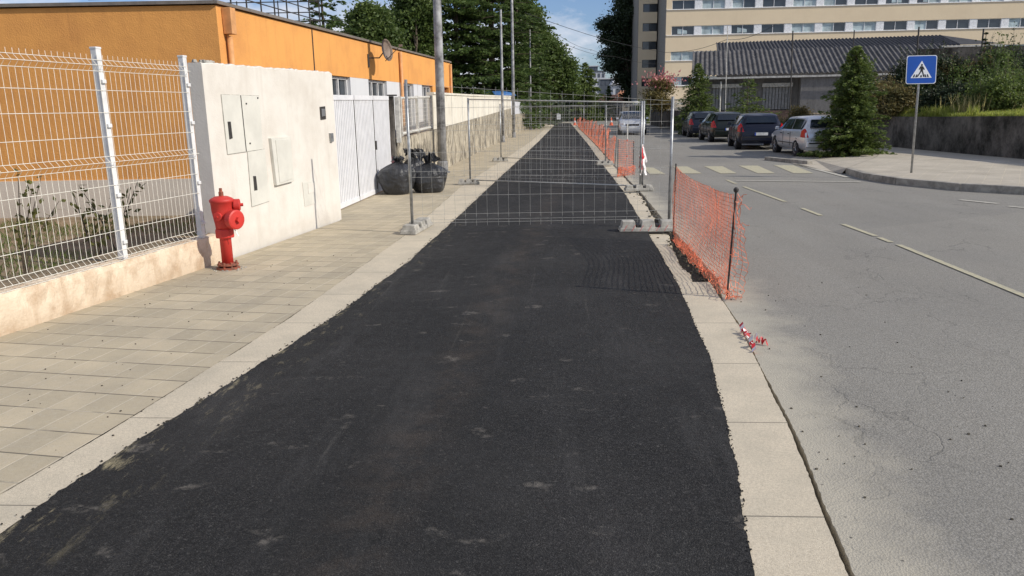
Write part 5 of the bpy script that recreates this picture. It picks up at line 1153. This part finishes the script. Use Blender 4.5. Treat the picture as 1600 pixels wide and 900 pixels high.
# antenna posts in front of the tall building
for i, (px, yt, Y, yb, lb) in enumerate(((1137, 40, 44, 185, 'very thin leaning mast before the corrugated roof'), (1239, 48, 42, 115, 'thin dark post rising above the corrugated roof middle'), (1335, 47, 52, 70, 'short dark post on the dark roof'), (1436, 42, 37, 75, 'dark post above the blue sign'), (1537, 45, 36, 72, 'dark post above the right shrubs'))):
    tp__ = P(px, yt, Y); bs = Vector((P(px-(4 if i == 0 else 0), yb, Y).x, Y, 0)); b = MB(); b.path([bs, tp__], .035 if i else .022, 6); tag(b.build('post', 'darkm' if i else 'rail'), lb, 'post')
# ------------------------------------------------------------------ far mid-ground
# grey boundary wall right of oncoming car with railings
a_, c_ = Vector((P(1016, 160, 72).x, 72)), Vector((P(1072, 160, 52).x+.3, 52)); t = thing('boundary_wall', (a_.x, a_.y, 0), 'dark wall topped by pale railings beside the far road', 'wall')
b = MB(); b.prism([(a_.x, a_.y), (c_.x, c_.y), (c_.x+.3, c_.y), (a_.x+.3, a_.y)], -.1, 1.35); b.build('wall', 'dark', t)
b = MB()
for k in range(46): q = a_.lerp(c_, k/45); b.path([(q.x+.1, q.y, 1.35), (q.x+.1, q.y, 2.15)], .022, 4)
for z in (1.45, 2.1): b.path([(a_.x+.1, a_.y, z), (c_.x+.1, c_.y, z)], .03, 5)
b.build('railing', 'rail', t)
# low white wall in front of the tall block
q = P(1000, 160, 92); q2 = P(1070, 160, 80); t = thing('pale_porch', (q.x, 92, 0), 'pale sloping porch roof at the foot of the cream building', 'building'); b = MB(); b.prism([(q.x, 92), (q.x+5, 92), (q.x+5, 97), (q.x, 97)], -.1, [P(1000, 168, 92).z]*4); b.build('wall', 'facade_side', t)
b = MB(); z1_ = P(1000, 158, 92).z; b.prism([(q.x-.4, 91.5), (q.x+5, 91.5), (q.x+5, 97), (q.x-.4, 97)], [z1_-.4]*4, [z1_, z1_-.3, z1_-.3, z1_+.1]); b.build('roof', 'farw', t)
# terracotta house, far pale houses
def house(x0, x1, yt, yb, Y, mat, roofmat, label, roof_h=.0, nw=(3, 3), dep=8, slope='gable'):
    p0, p1 = P(x0, yt, Y), P(x1, yt, Y); zt__ = p0.z; t = thing('far_house', (p0.x, Y, 0), label, 'house', 'far houses at the end of the street'); b = MB(); b.prism([(p0.x, Y), (p1.x, Y), (p1.x, Y+dep), (p0.x, Y+dep)], -.1, zt__); b.build('wall', mat, t)
    if roof_h:
        b = MB(); e__ = .4; xm = (p0.x+p1.x)/2; b.add([(p0.x-e__, Y-e__, zt__), (p1.x+e__, Y-e__, zt__), (p1.x+e__, Y+dep, zt__), (p0.x-e__, Y+dep, zt__), (p0.x+.6, Y+dep/2, zt__+roof_h), (p1.x-.6, Y+dep/2, zt__+roof_h)], [(0, 1, 5, 4), (1, 2, 5), (2, 3, 4, 5), (3, 0, 4), (3, 2, 1, 0)]); b.build('roof', roofmat, t)
    else:
        b = MB(); b.prism([(p0.x-.2, Y-.2), (p1.x+.2, Y-.2), (p1.x+.2, Y+dep), (p0.x-.2, Y+dep)], zt__+.002, zt__+.25); b.build('roof', roofmat, t)
    zlo = max(.6, P(x0, yb, Y).z)
    for i in range(nw[0]):
        for j in range(nw[1]):
            x = p0.x+(p1.x-p0.x)*(i+.5)/nw[0]; z = zlo+(zt__-zlo)*(j+.5)/nw[1]; b = MB(); b.box((x, Y-.02, z), ((p1.x-p0.x)/nw[0]*.55, .08, (zt__-zlo)/nw[1]*.5)); b.build('window', 'fard', t)
    return t
house(926, 946, 112, 160, 220, 'farw', 'fard', 'pale stepped apartment block peeking over the middle conifer', nw=(3, 4))
house(921, 934, 104, 112, 225, 'fard', 'farw', 'grey rooftop storey highest on the far skyline', nw=(2, 1))
house(938, 958, 124, 160, 200, 'fard', 'farw', 'dark far house between conifer and pale gable', nw=(3, 3))
house(958, 979, 132, 160, 170, 'farw', 'farw', 'pale gabled house with blank wall near the black tree', 1.8, nw=(1, 1))
house(938, 972, 158, 172, 112, 'facade_side', 'terra', 'low house with terracotta roof at the street end', .9, nw=(3, 1))
house(966, 986, 153, 172, 125, 'facade_side', 'terra', 'second terracotta roof half behind the cream building', 1.2, nw=(2, 1))
house(800, 812, 130, 165, 100, 'farw', 'farw', 'bluish white building glimpsed through the left trees', nw=(1, 1))
# cones
def cone_thing():
    t = thing('traffic_cone', (0, 0, 0), 'x', 'traffic cone', 'traffic cones at the far road works'); b = MB(); b.box((0, 0, .02), (.42, .42, .04)); b.lathe([(.16, .04), (.03, .75)], n=14); b.build('cone', 'cone', t); b = MB(); b.lathe([(.118, .28), (.085, .45)], n=14); b.build('band', 'tapew', t); return t
cn = cone_thing(); q = G(955, 196); cn.location = (q.x, q.y, 0); cn.scale = (1.0,)*3; cn['label'] = 'orange traffic cone left of the oncoming car'
for (px, py, lb) in ((898, 195.5, 'orange cone at the far start of the long net'), (906, 194, 'orange cone just right of the net start'), (978, 199, 'orange cone almost touching the oncoming car')):
    q = G(px, py); dup(cn, (q.x, q.y, 0), .4, lb, .95)
# white notice on far panel
b = MB(); q = P(873, 182, g['l4'].y-.1); b.box((q.x, q.y, q.z), (.34, .02, .5)); tag(b.build('notice_board', 'signw'), 'small white notice hanging on the farthest fence panel', 'notice')
# raised road works sign/van board seen left of oncoming car
q = G(976, 205); t = thing('works_board', tuple(q), 'pale grey board standing left of the oncoming car', 'board'); b = MB(); zc = P(976, 179, q.y).z; b.box((q.x, q.y, zc), (.75, .05, .42)); b.build('board', 'rail', t, bevel=.02); b = MB(); b.path([(q.x, q.y, 0), (q.x, q.y, zc)], .03, 6); b.build('leg', 'galv', t)

# ------------------------------------------------------------------ light
SUN_AZ = RAD(-18); EL = RAD(34)
S = Vector((math.cos(SUN_AZ)*math.cos(EL), math.sin(SUN_AZ)*math.cos(EL), math.sin(EL)))
sl = bpy.data.lights.new('sun', 'SUN'); sl.energy = 4.15; sl.angle = RAD(.5); sl.color = (1, .93, .82); so = bpy.data.objects.new('sun', sl); C.objects.link(so); so.rotation_euler = (-S).to_track_quat('-Z', 'Y').to_euler(); so.location = (20, -10, 30)
w = bpy.data.worlds.new('World'); sc.world = w; w.use_nodes = True; nt = w.node_tree; bg = nt.nodes['Background']; bg.inputs[1].default_value = .095
sky = nt.nodes.new('ShaderNodeTexSky'); sky.sky_type = 'NISHITA'; sky.sun_disc = False; sky.sun_elevation = EL; sky.sun_rotation = math.atan2(S.x, S.y); sky.air_density = 1.0; sky.dust_density = .6; sky.ozone_density = 1.5
tc = nt.nodes.new('ShaderNodeTexCoord'); mp = nt.nodes.new('ShaderNodeMapping'); mp.inputs['Scale'].default_value = (1, 1, 2.6); mp.inputs['Location'].default_value = (.62, .4, .55); nt.links.new(tc.outputs['Generated'], mp.inputs[0])
nz = nt.nodes.new('ShaderNodeTexNoise'); nz.inputs['Scale'].default_value = 5.5; nz.inputs['Detail'].default_value = 9; nz.inputs['Roughness'].default_value = .62; nt.links.new(mp.outputs[0], nz.inputs[0])
mr = nt.nodes.new('ShaderNodeMapRange'); mr.inputs[1].default_value = .43; mr.inputs[2].default_value = .63; nt.links.new(nz.outputs[0], mr.inputs[0])
mx = nt.nodes.new('ShaderNodeMix'); mx.data_type = 'RGBA'; nt.links.new(mr.outputs[0], mx.inputs[0]); tint = nt.nodes.new('ShaderNodeMix'); tint.data_type = 'RGBA'; tint.blend_type = 'MULTIPLY'; tint.inputs[0].default_value = 1; nt.links.new(sky.outputs[0], tint.inputs[6]); tint.inputs[7].default_value = (.80, .92, 1.22, 1); nt.links.new(tint.outputs[2], mx.inputs[6]); mx.inputs[7].default_value = (8.2, 8.5, 9.4, 1); nt.links.new(mx.outputs[2], bg.inputs[0])
sc.view_settings.view_transform = 'Standard'; sc.view_settings.look = 'None'; sc.view_settings.exposure = 0; sc.view_settings.gamma = 1
sc.render.engine = 'CYCLES'; sc.cycles.max_bounces = 6; sc.cycles.transparent_max_bounces = 8
